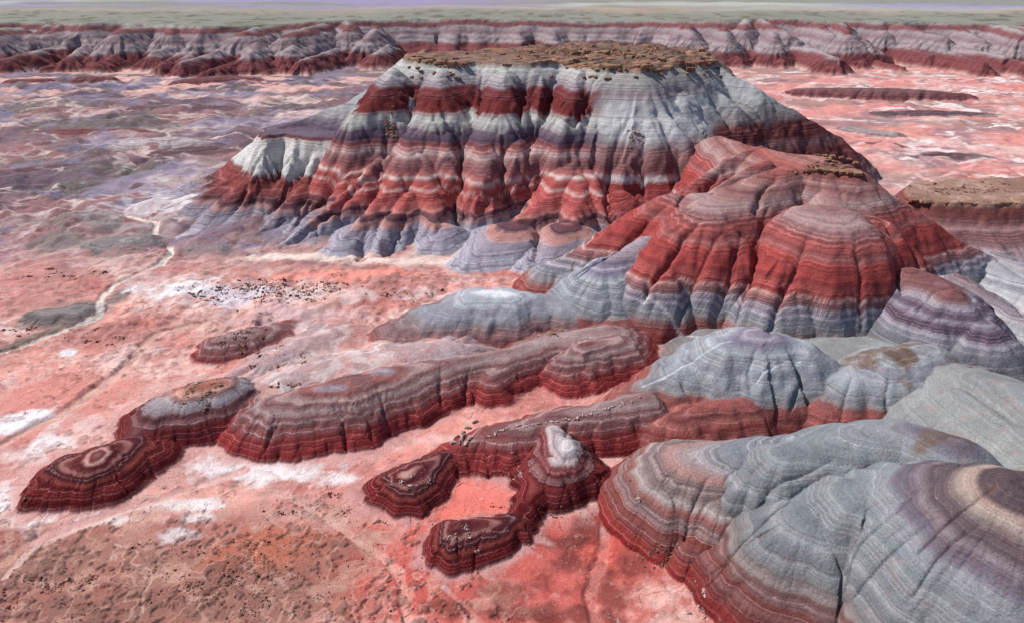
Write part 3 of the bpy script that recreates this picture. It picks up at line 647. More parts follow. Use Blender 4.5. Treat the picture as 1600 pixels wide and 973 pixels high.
# lower tier on the left: a shelf over a white cliff
tier = ragged([at_z(u, v, 19.6) + (36,) for u, v in ((412, 214), (440, 209), (490, 213), (545, 215), (600, 214), (650, 206), (700, 190), (640, 170), (560, 178), (480, 188), (425, 197))], 5, 1.6, 1.0)
TIER_PROF = [(0, 0), (0.05, 0.07), (0.2, 0.48), (0.3, 0.56), (0.5, 0.74), (0.75, 0.9), (1.0, 1.0)]
ridge('butte', 'butte_left', tier, zb=-0.2, closed=True, lobes=(3.4, 8), rills=(0.14, 2.8), prof=TIER_PROF, k=0.8, seed=1.3, warp=0.7, streak=0.2)
for u_ in (418, 466, 500, 548, 596):
    du_ = (u_ * 37 % 11) - 5
    ridge('butte', 'butte_left', [at_y(u_, 214 + du_ * 0.4, 197) + (7 + du_ * 0.4,), at_y(u_ - 8, 240 + du_, 191) + (6,), at_y(u_ - 18, 268, 187) + (5,)], zb=5, p=1.5, lobes=(1.0, 3.2), rills=(0.2, 1.6), k=2.6, seed=u_, streak=0.4, crease=0.15)
spur('butte_left', [(610, 118, 33.4, 24), (540, 160, 26, 20), (480, 184, 21.6, 16), (430, 200, 19.8, 12)], zb=12, p=1.15)
spur('butte_left', [(640, 150, 29, 20), (570, 180, 23.4, 18), (500, 200, 20.2, 14)], zb=12, p=1.15)
# upper buttresses below the rim
for (u0, u1, cw, dy) in ((615, 556, 1.0, 0), (690, 672, 1.15, 1.0), (788, 782, 0.95, -1.5), (848, 838, 0.65, 3), (908, 884, 0.85, -4)):
    q = [at_y(u0, 106, 215 + dy), at_y((2 * u0 + u1) / 3, 138, 204 + dy), at_y((u0 + 2 * u1) / 3, 160, 199 + dy), at_y(u1, 182, 194.5 + dy)]
    ridge('butte', 'butte', [t + (cw * (t[2] - 17) + 0.8,) for t in q], zb=17, p=1.35, lobes=(0.9, 5), rills=(0.12, 2.6), k=0.45, seed=u0)
spur('butte_pale', [(1005, 114, 34.6), (985, 134, 31.6), (950, 178, 25.2), (918, 205, 20.6)], zb=12, p=1.6, cw=1.0)
spur('butte_pale', [(1020, 116, 34.4), (1015, 145, 29.8), (1000, 190, 23)], zb=12, p=1.6, cw=0.9)
spur('butte_pale', [(1060, 110, 35), (1060, 150, 29.5), (1050, 198, 22)], zb=12, p=1.5, cw=0.85)
spur('butte_right', [(1110, 96, 35.6), (1180, 138, 29.5), (1250, 178, 22), (1310, 212, 15), (1345, 240, 8)], zb=0, p=1.3, cw=0.85)
spur('butte_right', [(1090, 120, 33), (1150, 165, 26), (1200, 200, 19)], zb=4, p=1.3, cw=0.8)
# long fluted spurs: broad pyramids and rounded columns with sharp gullies between
spur('butte_left', [(470, 212, 18), (430, 255, 12), (385, 310, 5.5), (345, 350, 1.5)], cw=0.8, p=1.6)
spur('butte_left', [(535, 222, 17.5), (492, 268, 11.2), (445, 322, 5.6), (405, 362, 1.6)], cw=0.7, p=1.7)
spur('butte', [(600, 240, 17.2), (568, 274, 13.4), (524, 314, 8.3), (492, 336, 6.2), (440, 384, 0.9)], cw=0.68, p=1.7)
spur('butte', [(640, 206, 21.5), (638, 240, 17.8), (612, 290, 11.6), (572, 336, 7.0), (540, 368, 4.2)], cw=0.85, p=1.55)
spur('butte', [(655, 240, 17.5), (668, 290, 11.6), (676, 326, 7.6), (678, 346, 6.2)], cw=0.85, p=1.7)
spur('butte', [(640, 300, 10.4), (608, 348, 5.8), (592, 378, 3.4)], cw=0.85, p=1.6)
spur('butte', [(695, 205, 22), (700, 235, 18.2), (706, 268, 14)], zb=2, cw=0.5, p=2.0)
spur('butte', [(755, 203, 22), (756, 235, 18.8), (754, 272, 14.8), (750, 302, 10.8)], zb=0, p=2.1, cw=0.55)
spur('butte', [(812, 200, 22), (806, 232, 18.8), (798, 264, 14.6)], zb=0, p=2.0, cw=0.5)
spur('butte', [(868, 200, 22), (848, 222, 19.2), (824, 252, 15.6), (805, 284, 11.2)], zb=0, p=1.9, cw=0.52)
spur('butte', [(925, 200, 21.5), (905, 222, 19), (885, 262, 14.8), (852, 308, 10.0), (808, 344, 7.2), (775, 366, 5.6)], cw=1.0, p=1.6)
spur('butte', [(895, 262, 14.6), (905, 302, 11), (897, 332, 8.2)], cw=0.8, p=1.8)
spur('butte', [(915, 255, 15), (942, 302, 10.6), (950, 322, 8.6)], cw=0.62, p=1.9)
spur('butte', [(800, 350, 6.8), (765, 384, 4.6), (735, 402, 3.4)], cw=2.2, p=1.6)
spur('butte', [(885, 350, 7), (852, 388, 4.6), (822, 408, 3.2)], cw=1.8, p=1.6)
spur('butte', [(560, 350, 5.4), (528, 382, 3.0)], cw=1.8, p=1.6)
spur('butte', [(690, 350, 5.4), (682, 372, 3.8)], cw=1.6, p=1.7)
spur('butte_pale', [(985, 212, 20.5), (980, 230, 19), (976, 254, 15.8)], zb=0, p=2.2, cw=0.52)
spur('butte_pale', [(1035, 208, 20.5), (1032, 224, 19.2), (1034, 250, 15.8)], zb=0, p=2.2, cw=0.52)
spur('butte_pale', [(1088, 215, 20), (1088, 250, 15.8), (1084, 276, 11.6)], zb=0, p=2.0, cw=0.56)
spur('butte_pale', [(968, 300, 9.8), (968, 316, 8.8)], zb=-0.3, p=2.2, cw=0.9)

# ------------------------------------------------------------------ the bench on the right and the slopes below it
hill('bench', 'rock_bench', 'orange-topped rock bench with a banded cliff edge behind the red hill', 'bench')
bench = ragged([at_z(u, v, 14.6) + (26,) for u, v in ((1432, 312), (1480, 317), (1540, 318), (1600, 316), (1760, 312), (1760, 270), (1600, 276), (1500, 279), (1410, 284))], 3.5, 0.9, 5.0)
BENCH_PROF = [(0, 0), (0.02, 0.08), (0.12, 0.34), (0.4, 0.6), (0.7, 0.85), (1.0, 1.0)]
ridge('bench', 'bench', bench, zb=2.0, closed=True, lobes=(1.6, 7), rills=(0.25, 2.0), prof=BENCH_PROF, k=0.4, seed=7.7)
hill('slopes', 'badland_slope', 'pale lavender and white slope in the gap beside the red hill', 'slope')
ridge('slopes', 'slopes', [S(1470, 372, 9, 12), S(1540, 405, 7.5, 12), S(1620, 450, 6, 12)], zb=2, p=1.4, lobes=(1.2, 6))
ridge('slopes', 'slopes', [S(1560, 395, 8, 12), S(1640, 430, 7, 14)], zb=2, p=1.4, lobes=(1.2, 6))
ridge('slopes', 'slopes', [S(1500, 430, 9, 9), S(1580, 485, 8, 9), S(1640, 520, 7, 9)], zb=3, p=1.4, lobes=(1.0, 5))

# ------------------------------------------------------------------ the red hill in front of the butte
hill('red', 'red_hill', 'tall striped red hill with rounded spurs and grey foot in front of the butte', 'hill')


def rspur(pts, zb=0.0, p=1.5, cw=None, pname='red', key='red', **kw):
    kw.setdefault('lobes', (0.55, 5.5)); kw.setdefault('rills', (0.06, 2.8)); kw.setdefault('k', 0.4)
    q = [S(*t) if len(t) == 4 else S(*(t + (1,))) for t in pts]
    if cw:
        q = [(x, y, z, cw * max(z - zb, 0.5) + 0.8) for x, y, z, w in q]
    ridge(key, pname, q, zb=zb, p=p, **kw)


rspur([(1120, 212, 22), (1170, 228, 23.5), (1235, 240, 25.5), (1290, 246, 26.4), (1335, 264, 25)], cw=0.85)
rspur([(1290, 248, 26.2), (1370, 288, 22.5), (1430, 330, 17.5), (1490, 368, 12.5), (1545, 398, 8)], p=1.3, cw=0.85)
rspur([(1302, 262, 25.2, 11), (1300, 296, 21.8, 12), (1298, 312, 20.9, 14)], zb=4.0, p=2.0)
rspur([(1292, 328, 21.0, 17.5), (1302, 340, 20.4, 17.5)], zb=4.0, p=2.9)
rspur([(1275, 348, 19.6, 13), (1236, 390, 15.8, 11.5), (1218, 425, 12.6, 10)], zb=4.0, p=2.1)
rspur([(1330, 300, 22), (1385, 345, 18), (1425, 390, 13)], zb=2, p=1.4, cw=0.75)
rspur([(1230, 262, 24.4, 13), (1160, 292, 22.2, 15), (1115, 315, 20.6, 16.5), (1105, 334, 19.2, 16.5)], zb=3.5, p=2.3)
rspur([(1095, 335, 18.6, 12), (1050, 376, 15.2, 11), (1026, 410, 12.4, 10)], zb=3.5, p=2.1)
rspur([(1152, 348, 17.8, 11), (1150, 388, 14.6, 10.5)], zb=3.5, p=2.1)
rspur([(1110, 302, 21), (1050, 303, 19.2), (985, 343, 14.8), (920, 382, 10.6), (862, 408, 7.6)], zb=-0.5, p=1.35, cw=1.15)
rspur([(1000, 345, 14.4), (940, 385, 10.4), (890, 418, 7.0), (850, 436, 4.6)], zb=-0.5, p=1.4, cw=1.2)
rspur([(1060, 350, 16.5), (1000, 395, 12), (975, 430, 8.6)], zb=-0.3, p=1.5, cw=1.1)
rspur([(985, 470, 6.0, 8), (960, 490, 5.0, 8)], zb=-0.5, p=1.7, pname='blue', shift=0.4)
rspur([(1010, 370, 14, 11), (965, 400, 11.6, 13), (945, 414, 10.8, 14)], zb=-0.3, p=1.8, pname='blue', shift=0.6)
rspur([(1185, 228, 24.5), (1140, 248, 22), (1085, 282, 18)], zb=4, p=1.6, cw=0.55)
rspur([(1195, 250, 24.8), (1150, 275, 22.4), (1120, 296, 20.8)], zb=4, p=1.6, cw=0.55)
hill('purple', 'purple_dome', 'purple-ringed dome with pale outlines at the foot of the red hill', 'hill')
ridge('purple', 'purple', [S(1430, 424, 13.6, 12), S(1466, 442, 13.0, 14.5), S(1480, 458, 12.2, 14.5)], zb=2.0, p=2.2, lobes=(0.5, 5), rills=(0.04, 1.6), k=0.4, streak=0.1, dip=0.5)
ridge('purple', 'purple', [S(1495, 455, 13.6, 12), S(1535, 500, 10.6, 11)], zb=2.5, p=1.6, lobes=(0.5, 5), rills=(0.04, 1.6), k=0.4, streak=0.1, dip=0.5)

# ------------------------------------------------------------------ grey-green floor between the domes on the right
hill('dome_c', 'green_slope', 'smooth pale green slope at the picture edge beside the grey dome', 'slope')
ridge('dome_c', 'green', [S(1120, 520, 3.5, 13), S(1250, 540, 5, 16), S(1400, 545, 6.2, 18), S(1540, 590, 9.5, 18), S(1650, 620, 11, 18)], zb=0, p=1.6, lobes=(0.6, 6), rills=(0.05, 1.6), k=0.8, band=0.35, streak=0.08, dip=0.5)
ridge('dome_c', 'green', [S(1500, 610, 9, 12), S(1580, 660, 9, 13), S(1680, 700, 10, 14)], zb=1, p=1.6, rills=(0.05, 1.6), k=0.8, band=0.35, streak=0.08, dip=0.5)

# ------------------------------------------------------------------ low blue knoll
def low(key, pname, pts, **kw):
    kw.setdefault('streak', 0.08); kw.setdefault('dip', 0.35); kw.setdefault('warp', 2.0); kw.setdefault('k', 0.85); kw.setdefault('crease', 0.35)
    if key in ('dome', 'dome_b', 'knoll'):
        kw.setdefault('band', 0.65)
    if 'rills' in kw and key not in ('dome', 'dome_b', 'knoll', 'terrace'):
        kw['rills'] = (kw['rills'][0] * 1.6, kw['rills'][1] * 1.1)
    if key in ('ridge', 'spine', 'knob_a', 'knob_b', 'hump', 'knob_c', 'knob_d', 'red_dome'):
        pts = [(q[0], q[1], q[2], q[3] * 1.1) for q in pts]
    if key in ('ridge', 'spine', 'knob_a', 'knob_b', 'hump', 'knob_c', 'knob_d', 'red_dome', 'peak'):
        ridge(key, 'apron', [S(q[0], q[1], q[2], q[3])[:2] + (0.62, q[3] * 1.32) for q in pts], zb=-0.12, p=1.3, lobes=(0.9, 2.6), rills=(0.05, 1.2), k=0.5, band=0.1, crease=0, warp=1.5, seed=kw.get('seed', 0) + 0.5)
    if 'p' in kw and kw['p'] > 2.1:
        kw['p'] = 1.7 + (kw['p'] - 2.1) * 0.3
    ridge(key, pname, [S(*q) for q in pts], **kw)


hill('knoll', 'blue_knoll', 'low blue-grey knoll with white salt patch beside the foot of the red hill', 'hill')
low('knoll', 'low_blue', [(930, 470, 5.6, 8), (860, 468, 5.4, 9), (790, 458, 6.8, 12), (735, 462, 6.6, 12), (680, 482, 5.2, 10), (635, 504, 3.8, 8)], p=2.0, lobes=(0.5, 5), rills=(0.06, 1.2))

# ------------------------------------------------------------------ low red ridges
hill('terrace', 'pale_terrace', 'pale mauve and white terrace sloping away behind the long ridge', 'slope')
low('terrace', 'terrace', [(395, 600, 3.6, 8), (480, 578, 4.4, 12), (600, 556, 4.6, 14), (700, 540, 4.2, 11)], zb=0, p=1.7, lobes=(1.2, 6), rills=(0.08, 1.6), k=0.8, crease=0, band=0.35, dip=1.2, warp=1.5)
low('terrace', 'terrace', [(420, 560, 3.0, 8), (470, 535, 2.8, 9), (520, 515, 2.2, 9)], zb=0, p=1.6, lobes=(1.0, 5), rills=(0.08, 1.6), k=0.8, crease=0, band=0.35, dip=1.2, warp=1.5)
hill('ridge', 'red_ridge', 'long low ridge with grey-mauve crown and steep dark red flanks', 'ridge')
low('ridge', 'ridge', [(425, 628, 4.8, 7.5), (480, 612, 5.4, 9), (540, 598, 5.7, 9.5), (600, 582, 5.5, 8.5), (660, 574, 4.9, 7.5), (720, 565, 4.5, 6.5), (790, 550, 4.5, 7), (860, 528, 4.3, 8), (960, 514, 4.6, 9)], zb=-0.3, p=2.8, lobes=(0.7, 4.5), rills=(0.09, 0.8), seed=3.0)
low('ridge', 'ridge', [(800, 556, 4.2, 6), (770, 580, 3.6, 5.5)], zb=-0.3, p=2.4, lobes=(0.4, 4), rills=(0.09, 0.8), seed=4.0)
hill('red_dome', 'red_dome', 'small rounded red dome with pink top tucked behind the long ridge', 'hill')
low('red_dome', 'ridge', [(965, 528, 4.8, 7), (915, 536, 5.2, 7.5), (888, 556, 4.2, 6.5)], zb=-0.3, p=2.4, lobes=(0.4, 4), rills=(0.07, 0.9), shift=0.2)
hill('knob_a', 'red_knob', 'oval dark red knob with grey ring and rubble-topped crown', 'knob')
low('knob_a', 'knob', [(345, 597, 5.2, 8), (300, 606, 5.2, 8.5), (255, 626, 4.3, 7.5)], zb=-0.3, p=2.7, lobes=(0.5, 4), rills=(0.08, 0.7), seed=8)
low('knob_a', 'knob', [(250, 632, 3.6, 5.5), (225, 662, 2.8, 4.8), (205, 690, 2.7, 4.8)], zb=-0.3, p=2.2, lobes=(0.3, 3), rills=(0.08, 0.7), seed=9)
hill('knob_b', 'red_knob', 'darkest red oval knob with concentric rings at the end of its spur', 'knob')
low('knob_b', 'dark', [(205, 692, 3.0, 6), (150, 710, 3.9, 7.2), (108, 722, 3.3, 6.4)], zb=-0.3, p=2.5, lobes=(0.5, 4), rills=(0.08, 0.7), seed=10)
hill('hump', 'red_hump', 'small red and grey hump covered in rubble behind the oval knob', 'hill')
low('hump', 'ridge', [(335, 530, 2.8, 5), (385, 520, 3.0, 5.5), (450, 506, 2.0, 5)], zb=-0.3, p=2.0, lobes=(0.5, 4), rills=(0.07, 0.9), seed=12, shift=1.4)
hill('spine', 'red_spine', 'narrow red ridge with a thin pale rock seam along its crest', 'ridge')
low('spine', 'ridge', [(1010, 620, 5, 6.5), (945, 632, 4.8, 6.3), (880, 645, 4.4, 6.3), (820, 660, 4.1, 6.2), (765, 675, 3.6, 5.8), (715, 694, 2.8, 4.5)], zb=-0.3, p=2.3, lobes=(0.5, 3.5), rills=(0.08, 0.7), seed=14, shift=-0.3)
hill('knob_c', 'red_knob', 'round dark red knob at the tip of the narrow ridge', 'knob')
low('knob_c', 'dark', [(695, 712, 2.3, 3.6), (655, 728, 2.9, 4.8), (630, 738, 3.0, 5.2)], zb=-0.3, p=2.3, lobes=(0.4, 3), rills=(0.08, 0.6), seed=16, shift=0.6)
hill('peak', 'white_capped_knob', 'dark red knob with a white ash cap in front of the narrow ridge', 'knob')
low('peak', 'crest', [(862, 670, 4.4, 5.5), (882, 694, 5.1, 7), (868, 712, 4.4, 6.6)], zb=-0.3, p=2.3, lobes=(0.5, 3.5), rills=(0.08, 0.7), seed=18)
low('peak', 'crest', [(884, 694, 5.0, 5), (918, 722, 3.2, 4.4), (940, 738, 2, 3.6)], zb=-0.3, p=1.8, lobes=(0.4, 3), rills=(0.08, 0.7), seed=19)
low('peak', 'dark', [(850, 728, 3.0, 4), (830, 768, 2.3, 3.3), (815, 800, 2.0, 2.9)], zb=-0.3, p=1.8, lobes=(0.3, 3), rills=(0.08, 0.7), seed=20)
hill('knob_d', 'red_knob', 'brownish red knob strewn with pale stones at the end of a curling spur', 'knob')
low('knob_d', 'dark', [(808, 808, 2.0, 3), (760, 818, 2.6, 3.9), (715, 826, 2.8, 4.4)], zb=-0.3, p=2.2, lobes=(0.4, 3), rills=(0.08, 0.6), seed=22, shift=0.7)

# ------------------------------------------------------------------ blue domes
hill('dome', 'blue_dome', 'broad blue-grey dome with a violet ring on top and red lower slopes', 'hill')
low('dome', 'blue', [(1250, 535, 9.4, 12), (1185, 518, 10.8, 14), (1140, 528, 9.9, 12.5), (1080, 558, 7.2, 10), (1020, 598, 4.8, 8), (980, 618, 4, 6)], zb=-0.3, p=1.8, lobes=(0.6, 6), rills=(0.04, 1.2), k=0.5, shift=0.7)
low('dome', 'blue', [(1175, 614, 5.0, 7), (1110, 632, 4.7, 7), (1060, 648, 4.2, 6.5), (1030, 660, 3.4, 5)], zb=-0.3, p=2.2, lobes=(0.5, 4), rills=(0.08, 0.9), seed=3, shift=-0.6)
hill('dome_b', 'grey_dome', 'grey-green dome dusted with brown scrub behind the front massif', 'hill')
low('dome_b', 'blue', [(1450, 545, 8.8, 12), (1395, 556, 8.9, 13), (1340, 580, 7.3, 11), (1290, 614, 4.9, 8)], zb=-0.3, p=1.9, lobes=(0.6, 5), rills=(0.04, 1.1), k=0.5, seed=6, shift=0.2)

# ------------------------------------------------------------------ front right massif
hill('massif', 'grey_massif', 'huge smooth grey-blue mound with mauve rings filling the front corner', 'hill')


def mas(pts, zb=-0.5, p=1.8, pname='massif', **kw):
    kw.setdefault('lobes', (0.5, 5)); kw.setdefault('rills', (0.06, 1.5)); kw.setdefault('k', 0.35); kw.setdefault('streak', 0.08); kw.setdefault('dip', 0.4); kw.setdefault('warp', 0.6); kw.setdefault('band', 0.65)
    ridge('massif', pname, [S(*q) for q in pts], zb=zb, p=p, **kw)


mas([(1720, 770, 18.5, 20), (1600, 755, 17.6, 19), (1520, 745, 15.5, 17), (1440, 745, 12.8, 15), (1350, 765, 10.8, 14), (1270, 800, 8.6, 13), (1210, 850, 5.4, 10)], p=1.7)
mas([(1560, 790, 15.6, 16), (1470, 830, 11.5, 14), (1420, 880, 7.5, 12), (1400, 930, 4.0, 10)], zb=-1, p=1.6)
mas([(1680, 850, 14.5, 16), (1580, 900, 9.5, 14), (1540, 960, 5.5, 12)], zb=-1, p=1.6)
mas([(1500, 690, 13.0, 13), (1420, 668, 12.4, 13), (1340, 674, 11.6, 13), (1270, 694, 10.6, 12), (1225, 705, 10.2, 11), (1180, 735, 8.4, 9)], p=1.8)
hill('lobe', 'striped_lobe', 'rounded red and grey striped lobe pushing out onto the red pan', 'hill')
ridge('lobe', 'lobe', [S(1250, 690, 10.2, 9), S(1160, 706, 8.4, 10), S(1090, 712, 7.4, 11.5), S(1065, 728, 6.4, 10.5)], zb=-0.3, p=2.2, lobes=(0.4, 4), rills=(0.06, 0.9), seed=2, streak=0.08, dip=0.5)
ridge('lobe', 'lobe', [S(1180, 730, 8.2, 8), S(1130, 775, 5.8, 7.5), S(1100, 830, 3.0, 6)], zb=-0.3, p=2.0, lobes=(0.4, 3.5), rills=(0.06, 0.8), seed=4, streak=0.08, dip=0.5)

# ------------------------------------------------------------------ dust, scrub litter and pale runnels on the domes
SCRUB = rgb(104, 82, 66)
for (u, v, ru, rv, z, am) in ((1400, 552, 60, 16, 8.8, 0.8), (1365, 565, 40, 12, 8.2, 0.6), (1450, 556, 40, 12, 8.6, 0.6), (1425, 700, 40, 12, 11.4, 0.7), (1480, 682, 50, 8, 12.6, 0.6), (1500, 672, 40, 8, 12.8, 0.5)):
    blob(u, v, ru, rv, SCRUB, am, 0.8, 1.6, z)
for (u, v) in ((520, 606), (600, 579)):
    blob(u, v, 40, 12, rgb(168, 104, 96), 0.7, 0.5, 0.5, 5.5)
    blob(u, v, 26, 7, rgb(150, 138, 146), 0.9, 0.4, 0.4, 5.5)
    blob(u, v, 12, 3, rgb(176, 164, 170), 0.8, 0.5, 0.5, 5.5)
for (u, v) in ((310, 606), (330, 600)):
    blob(u, v, 40, 13, rgb(150, 92, 80), 0.8, 0.4, 0.6, 5.0)
blob(300, 615, 30, 6, rgb(206, 156, 140), 0.7, 0.6, 0.8, 5.0)
blob(760, 466, 44, 7, rgb(214, 214, 216), 0.8, 0.7, 1.2, 5.5)
trail([(1004, 600, 5.0), (1060, 572, 6.8), (1110, 548, 8.6), (1140, 536, 9.6)], 0.22, rgb(176, 180, 184), 0.8, 0.1)
trail([(1000, 492, 4.5), (1060, 498, 5.5), (1110, 508, 5.8), (1140, 516, 6.2)], 0.2, rgb(196, 192, 196), 0.8, 0.1)
trail([(1250, 570, 7.6), (1215, 578, 7.2), (1195, 600, 5.6), (1180, 612, 5.0)], 0.16, rgb(176, 178, 184), 0.8, 0.1)

# crusty scrub clumps on the brown plain and rough ground on the flats
gmask = (OWN == 0) * (1 - sst(130, 170, Y))
plain = gmask * sst(-0.02, -0.2, X / Y + 0.012 * (Y - 62)) * (1 - sst(66, 76, Y))
pat = band_of(34, 80, lambda x, y, r: fbm(x / 7 + 15, y / 7 + 4, 3))
cl_ = sst(0.10, 0.26, band_of(34, 80, lambda x, y, r: fbm(x / 1.25 + 3, y / 1.25, 4, 0.6)) * 0.8 + 0.55 * pat)
Z += plain * cl_ * 0.22
lay(plain * cl_ * 0.5, rgb(104, 78, 72))
lay(plain * sst(0.12, 0.3, -pat + 0.6 * n4) * 0.5, rgb(176, 136, 122))
lay(plain * sst(0.05, 0.015, band_of(34, 80, lambda x, y, r: np.abs(fbm(x / 5 + 50, y / 5, 3)))) * 0.45, rgb(190, 152, 138))
mp_ = gmask * sst(70, 80, Y)
cl2 = sst(0.16, 0.3, band_of(68, 175, lambda x, y, r: fbm(x / 1.9 + 33, y / 1.6, 4, 0.6) * 0.7 + 0.6 * fbm(x / 16 + 5, y / 12 + 4, 3)))
Z += mp_ * cl2 * 0.2
lay(mp_ * cl2 * 0.4, rgb(132, 86, 80))
pan = gmask * sst(-0.02, 0.06, X / Y + 0.012 * (Y - 62)) * (1 - sst(66, 76, Y))
cl3 = sst(0.12, 0.28, band_of(34, 80, lambda x, y, r: fbm(x / 1.6 + 73, y / 1.4, 4, 0.62) * 0.6 + 0.6 * fbm(x / 6 + 25, y / 5 + 4, 3)))
Z += pan * cl3 * 0.1
lay(pan * cl3 * 0.35, rgb(128, 62, 58))
for (u, v, ru, rv, am) in ((130, 812, 130, 9, 0.7), (280, 788, 60, 9, 0.8), (365, 712, 40, 12, 0.8), (450, 742, 110, 12, 0.8), (585, 700, 60, 8, 0.4), (15, 770, 30, 30, 0.7)):
    blob(u, v, ru, rv, rgb(214, 202, 200), am, 0.7, 0.9, only=(OWN == 0))
trail([(0, 553), (60, 530), (120, 511), (155, 493), (161, 466), (200, 440), (255, 416), (268, 398), (262, 392)], 0.8, rgb(204, 194, 184), 0.9)
trail([(0, 694), (50, 668), (105, 640), (150, 608), (172, 590), (200, 570), (222, 545), (260, 520), (340, 505)], 0.8, rgb(204, 170, 158), 0.6)
trail([(0, 905), (40, 865), (100, 838), (180, 806), (250, 782), (330, 752), (380, 735)], 0.5, rgb(206, 176, 166), 0.6)
topm = (OWN == HID['butte']) * sst(35.8, 36.6, Z)
lg = band_of(180, 320, lambda x, y, r: fbm(x / 11 + 3, y / 9, 4, 0.6)); st5 = lg * 5.0
lg = (np.floor(st5) + sst(0.6, 1.0, st5 - np.floor(st5))) / 5.0
Z += topm * (2.6 * lg * (0.35 + 0.65 * sst(BX(800), BX(900), X)) + 0.35 * band_of(180, 320, lambda x, y, r: np.abs(fbm(x / 2.2, y / 2.2, 3))))
lay(topm * sst(0.0, 0.3, band_of(180, 320, lambda x, y, r: fbm(x / 5 + 8, y / 5, 4))) * 0.8, rgb(84, 68, 58))
lay(topm * sst(0.02, 0.25, band_of(180, 320, lambda x, y, r: fbm(x / 8 + 48, y / 6, 4))) * 0.7, rgb(160, 112, 90))
te = (OWN == HID['terrace']) * 1.0
lay(te * sst(0.0, 0.16, n2 + 0.4 * n4) * 0.75, rgb(158, 124, 124))
lay(te * sst(0.0, 0.3, -n2 + 0.5 * n4) * 0.55, rgb(186, 124, 116))
lay(te * sst(0.1, 0.25, n1 - 0.4 * n4) * 0.7, rgb(150, 128, 132))
Z += te * 0.25 * band_of(70, 140, lambda x, y, r: np.abs(fbm(x / 2.4, y / 2.4, 3)))

# ------------------------------------------------------------------ gullies cut between and into the spurs
def ground_height(x, y):
    fr = np.interp(y, ys, np.arange(NY))
    hw = np.interp(y, ys, half) * y
    fc = np.clip((x / hw + 1) / 2 * (NC - 1), 0, NC - 2)
    r = int(min(fr, NY - 2)); c_ = int(fc)
    a_, b_ = fr - r, fc - c_
    return float((Z[r, c_] * (1 - b_) + Z[r, c_ + 1] * b_) * (1 - a_) + (Z[r + 1, c_] * (1 - b_) + Z[r + 1, c_ + 1] * b_) * a_)


def sight(u, v):
    """the point of the terrain seen at a picture position: walk out along the ray"""
    b = (v - 486.5) / FPX
    ky = CP - b * SP
    prev = 34.5
    y = 35.0
    while y < 620:
        x_, y_, z_ = at_y(u, v, y)
        if z_ <= ground_height(x_, y_):
            lo, hi = prev, y
            for _ in range(14):
                m_ = (lo + hi) / 2
                x_, y_, z_ = at_y(u, v, m_)
                if z_ <= ground_height(x_, y_):
                    hi = m_
                else:
                    lo = m_
            return at_y(u, v, hi)
        prev = y
        y *= 1.008
    return None


def gully(pts, w, depth):
    """a V-shaped cut following picture points on the slopes"""
    P = [sight(u, v) for u, v in pts]
    P = [q for q in P if q]
    if len(P) < 2:
        return
    P = np.array(P)[:, :2]
    P = np.vstack([2 * P[0] - P[1], P, 2 * P[-1] - P[-2]])
    fine = []
    for i in range(1, len(P) - 2):
        for t in np.arange(0, 1, 0.34):
            fine.append(0.5 * (2 * P[i] + (P[i + 1] - P[i - 1]) * t + (2 * P[i - 1] - 5 * P[i] + 4 * P[i + 1] - P[i + 2]) * t * t + (3 * P[i] - P[i - 1] - 3 * P[i + 1] + P[i + 2]) * t ** 3))
    fine.append(P[-2])
    m_ = 3 * w + 2
    xs_ = [q[0] for q in fine]; yy_ = [q[1] for q in fine]
    sl_ = box_slice(min(xs_) - m_, max(xs_) + m_, min(yy_) - m_, max(yy_) + m_)
    if sl_ is None:
        return
    px = X[sl_] + w * 0.9 * n4[sl_]; py = Y[sl_] + w * 0.9 * n2[sl_]
    D = np.full(px.shape, 1e9); T = np.zeros(px.shape)
    for i, (a_, b_) in enumerate(zip(fine[:-1], fine[1:])):
        ll = (b_[0] - a_[0]) ** 2 + (b_[1] - a_[1]) ** 2 + 1e-9
        t = np.clip(((px - a_[0]) * (b_[0] - a_[0]) + (py - a_[1]) * (b_[1] - a_[1])) / ll, 0, 1)
        d = np.hypot(px - a_[0] - t * (b_[0] - a_[0]), py - a_[1] - t * (b_[1] - a_[1]))
        up = d < D
        D = np.where(up, d, D); T = np.where(up, (i + t) / len(fine), T)
    Z[sl_] -= depth * (0.35 + 0.65 * sst(0, 0.4, T)) * (1 - sst(0.85, 1.0, T)) * (0.6 * np.exp(-(D / w) ** 2) + 0.5 * np.clip(1 - D / (0.55 * w), 0, 1))


for pts_ in ([(604, 206), (602, 240), (590, 270), (540, 308), (470, 372)], [(722, 200), (720, 240), (722, 290), (732, 338)], [(786, 205), (786, 250), (784, 300)], [(862, 232), (830, 268), (795, 300), (745, 335)],
             [(952, 262), (946, 300), (955, 340)], [(1006, 218), (1004, 255), (1004, 296)], [(1060, 222), (1062, 250), (1064, 282)], [(640, 330), (622, 360), (600, 398)], [(574, 355), (566, 385), (562, 404)],
             [(838, 345), (840, 375), (836, 402)], [(705, 300), (712, 335), (720, 352)], [(560, 262), (520, 292), (470, 335)], [(500, 225), (470, 270), (420, 330)], [(755, 110), (752, 140), (748, 180)], [(826, 112), (818, 150), (812, 185)], [(872, 112), (862, 140), (850, 182)], [(935, 118), (915, 160), (895, 195)],
             [(1100, 130), (1120, 165), (1140, 195)], [(1150, 140), (1185, 175), (1215, 200)], [(660, 120), (650, 150), (640, 185)]):
    gully(pts_, 1.3, 1.7)
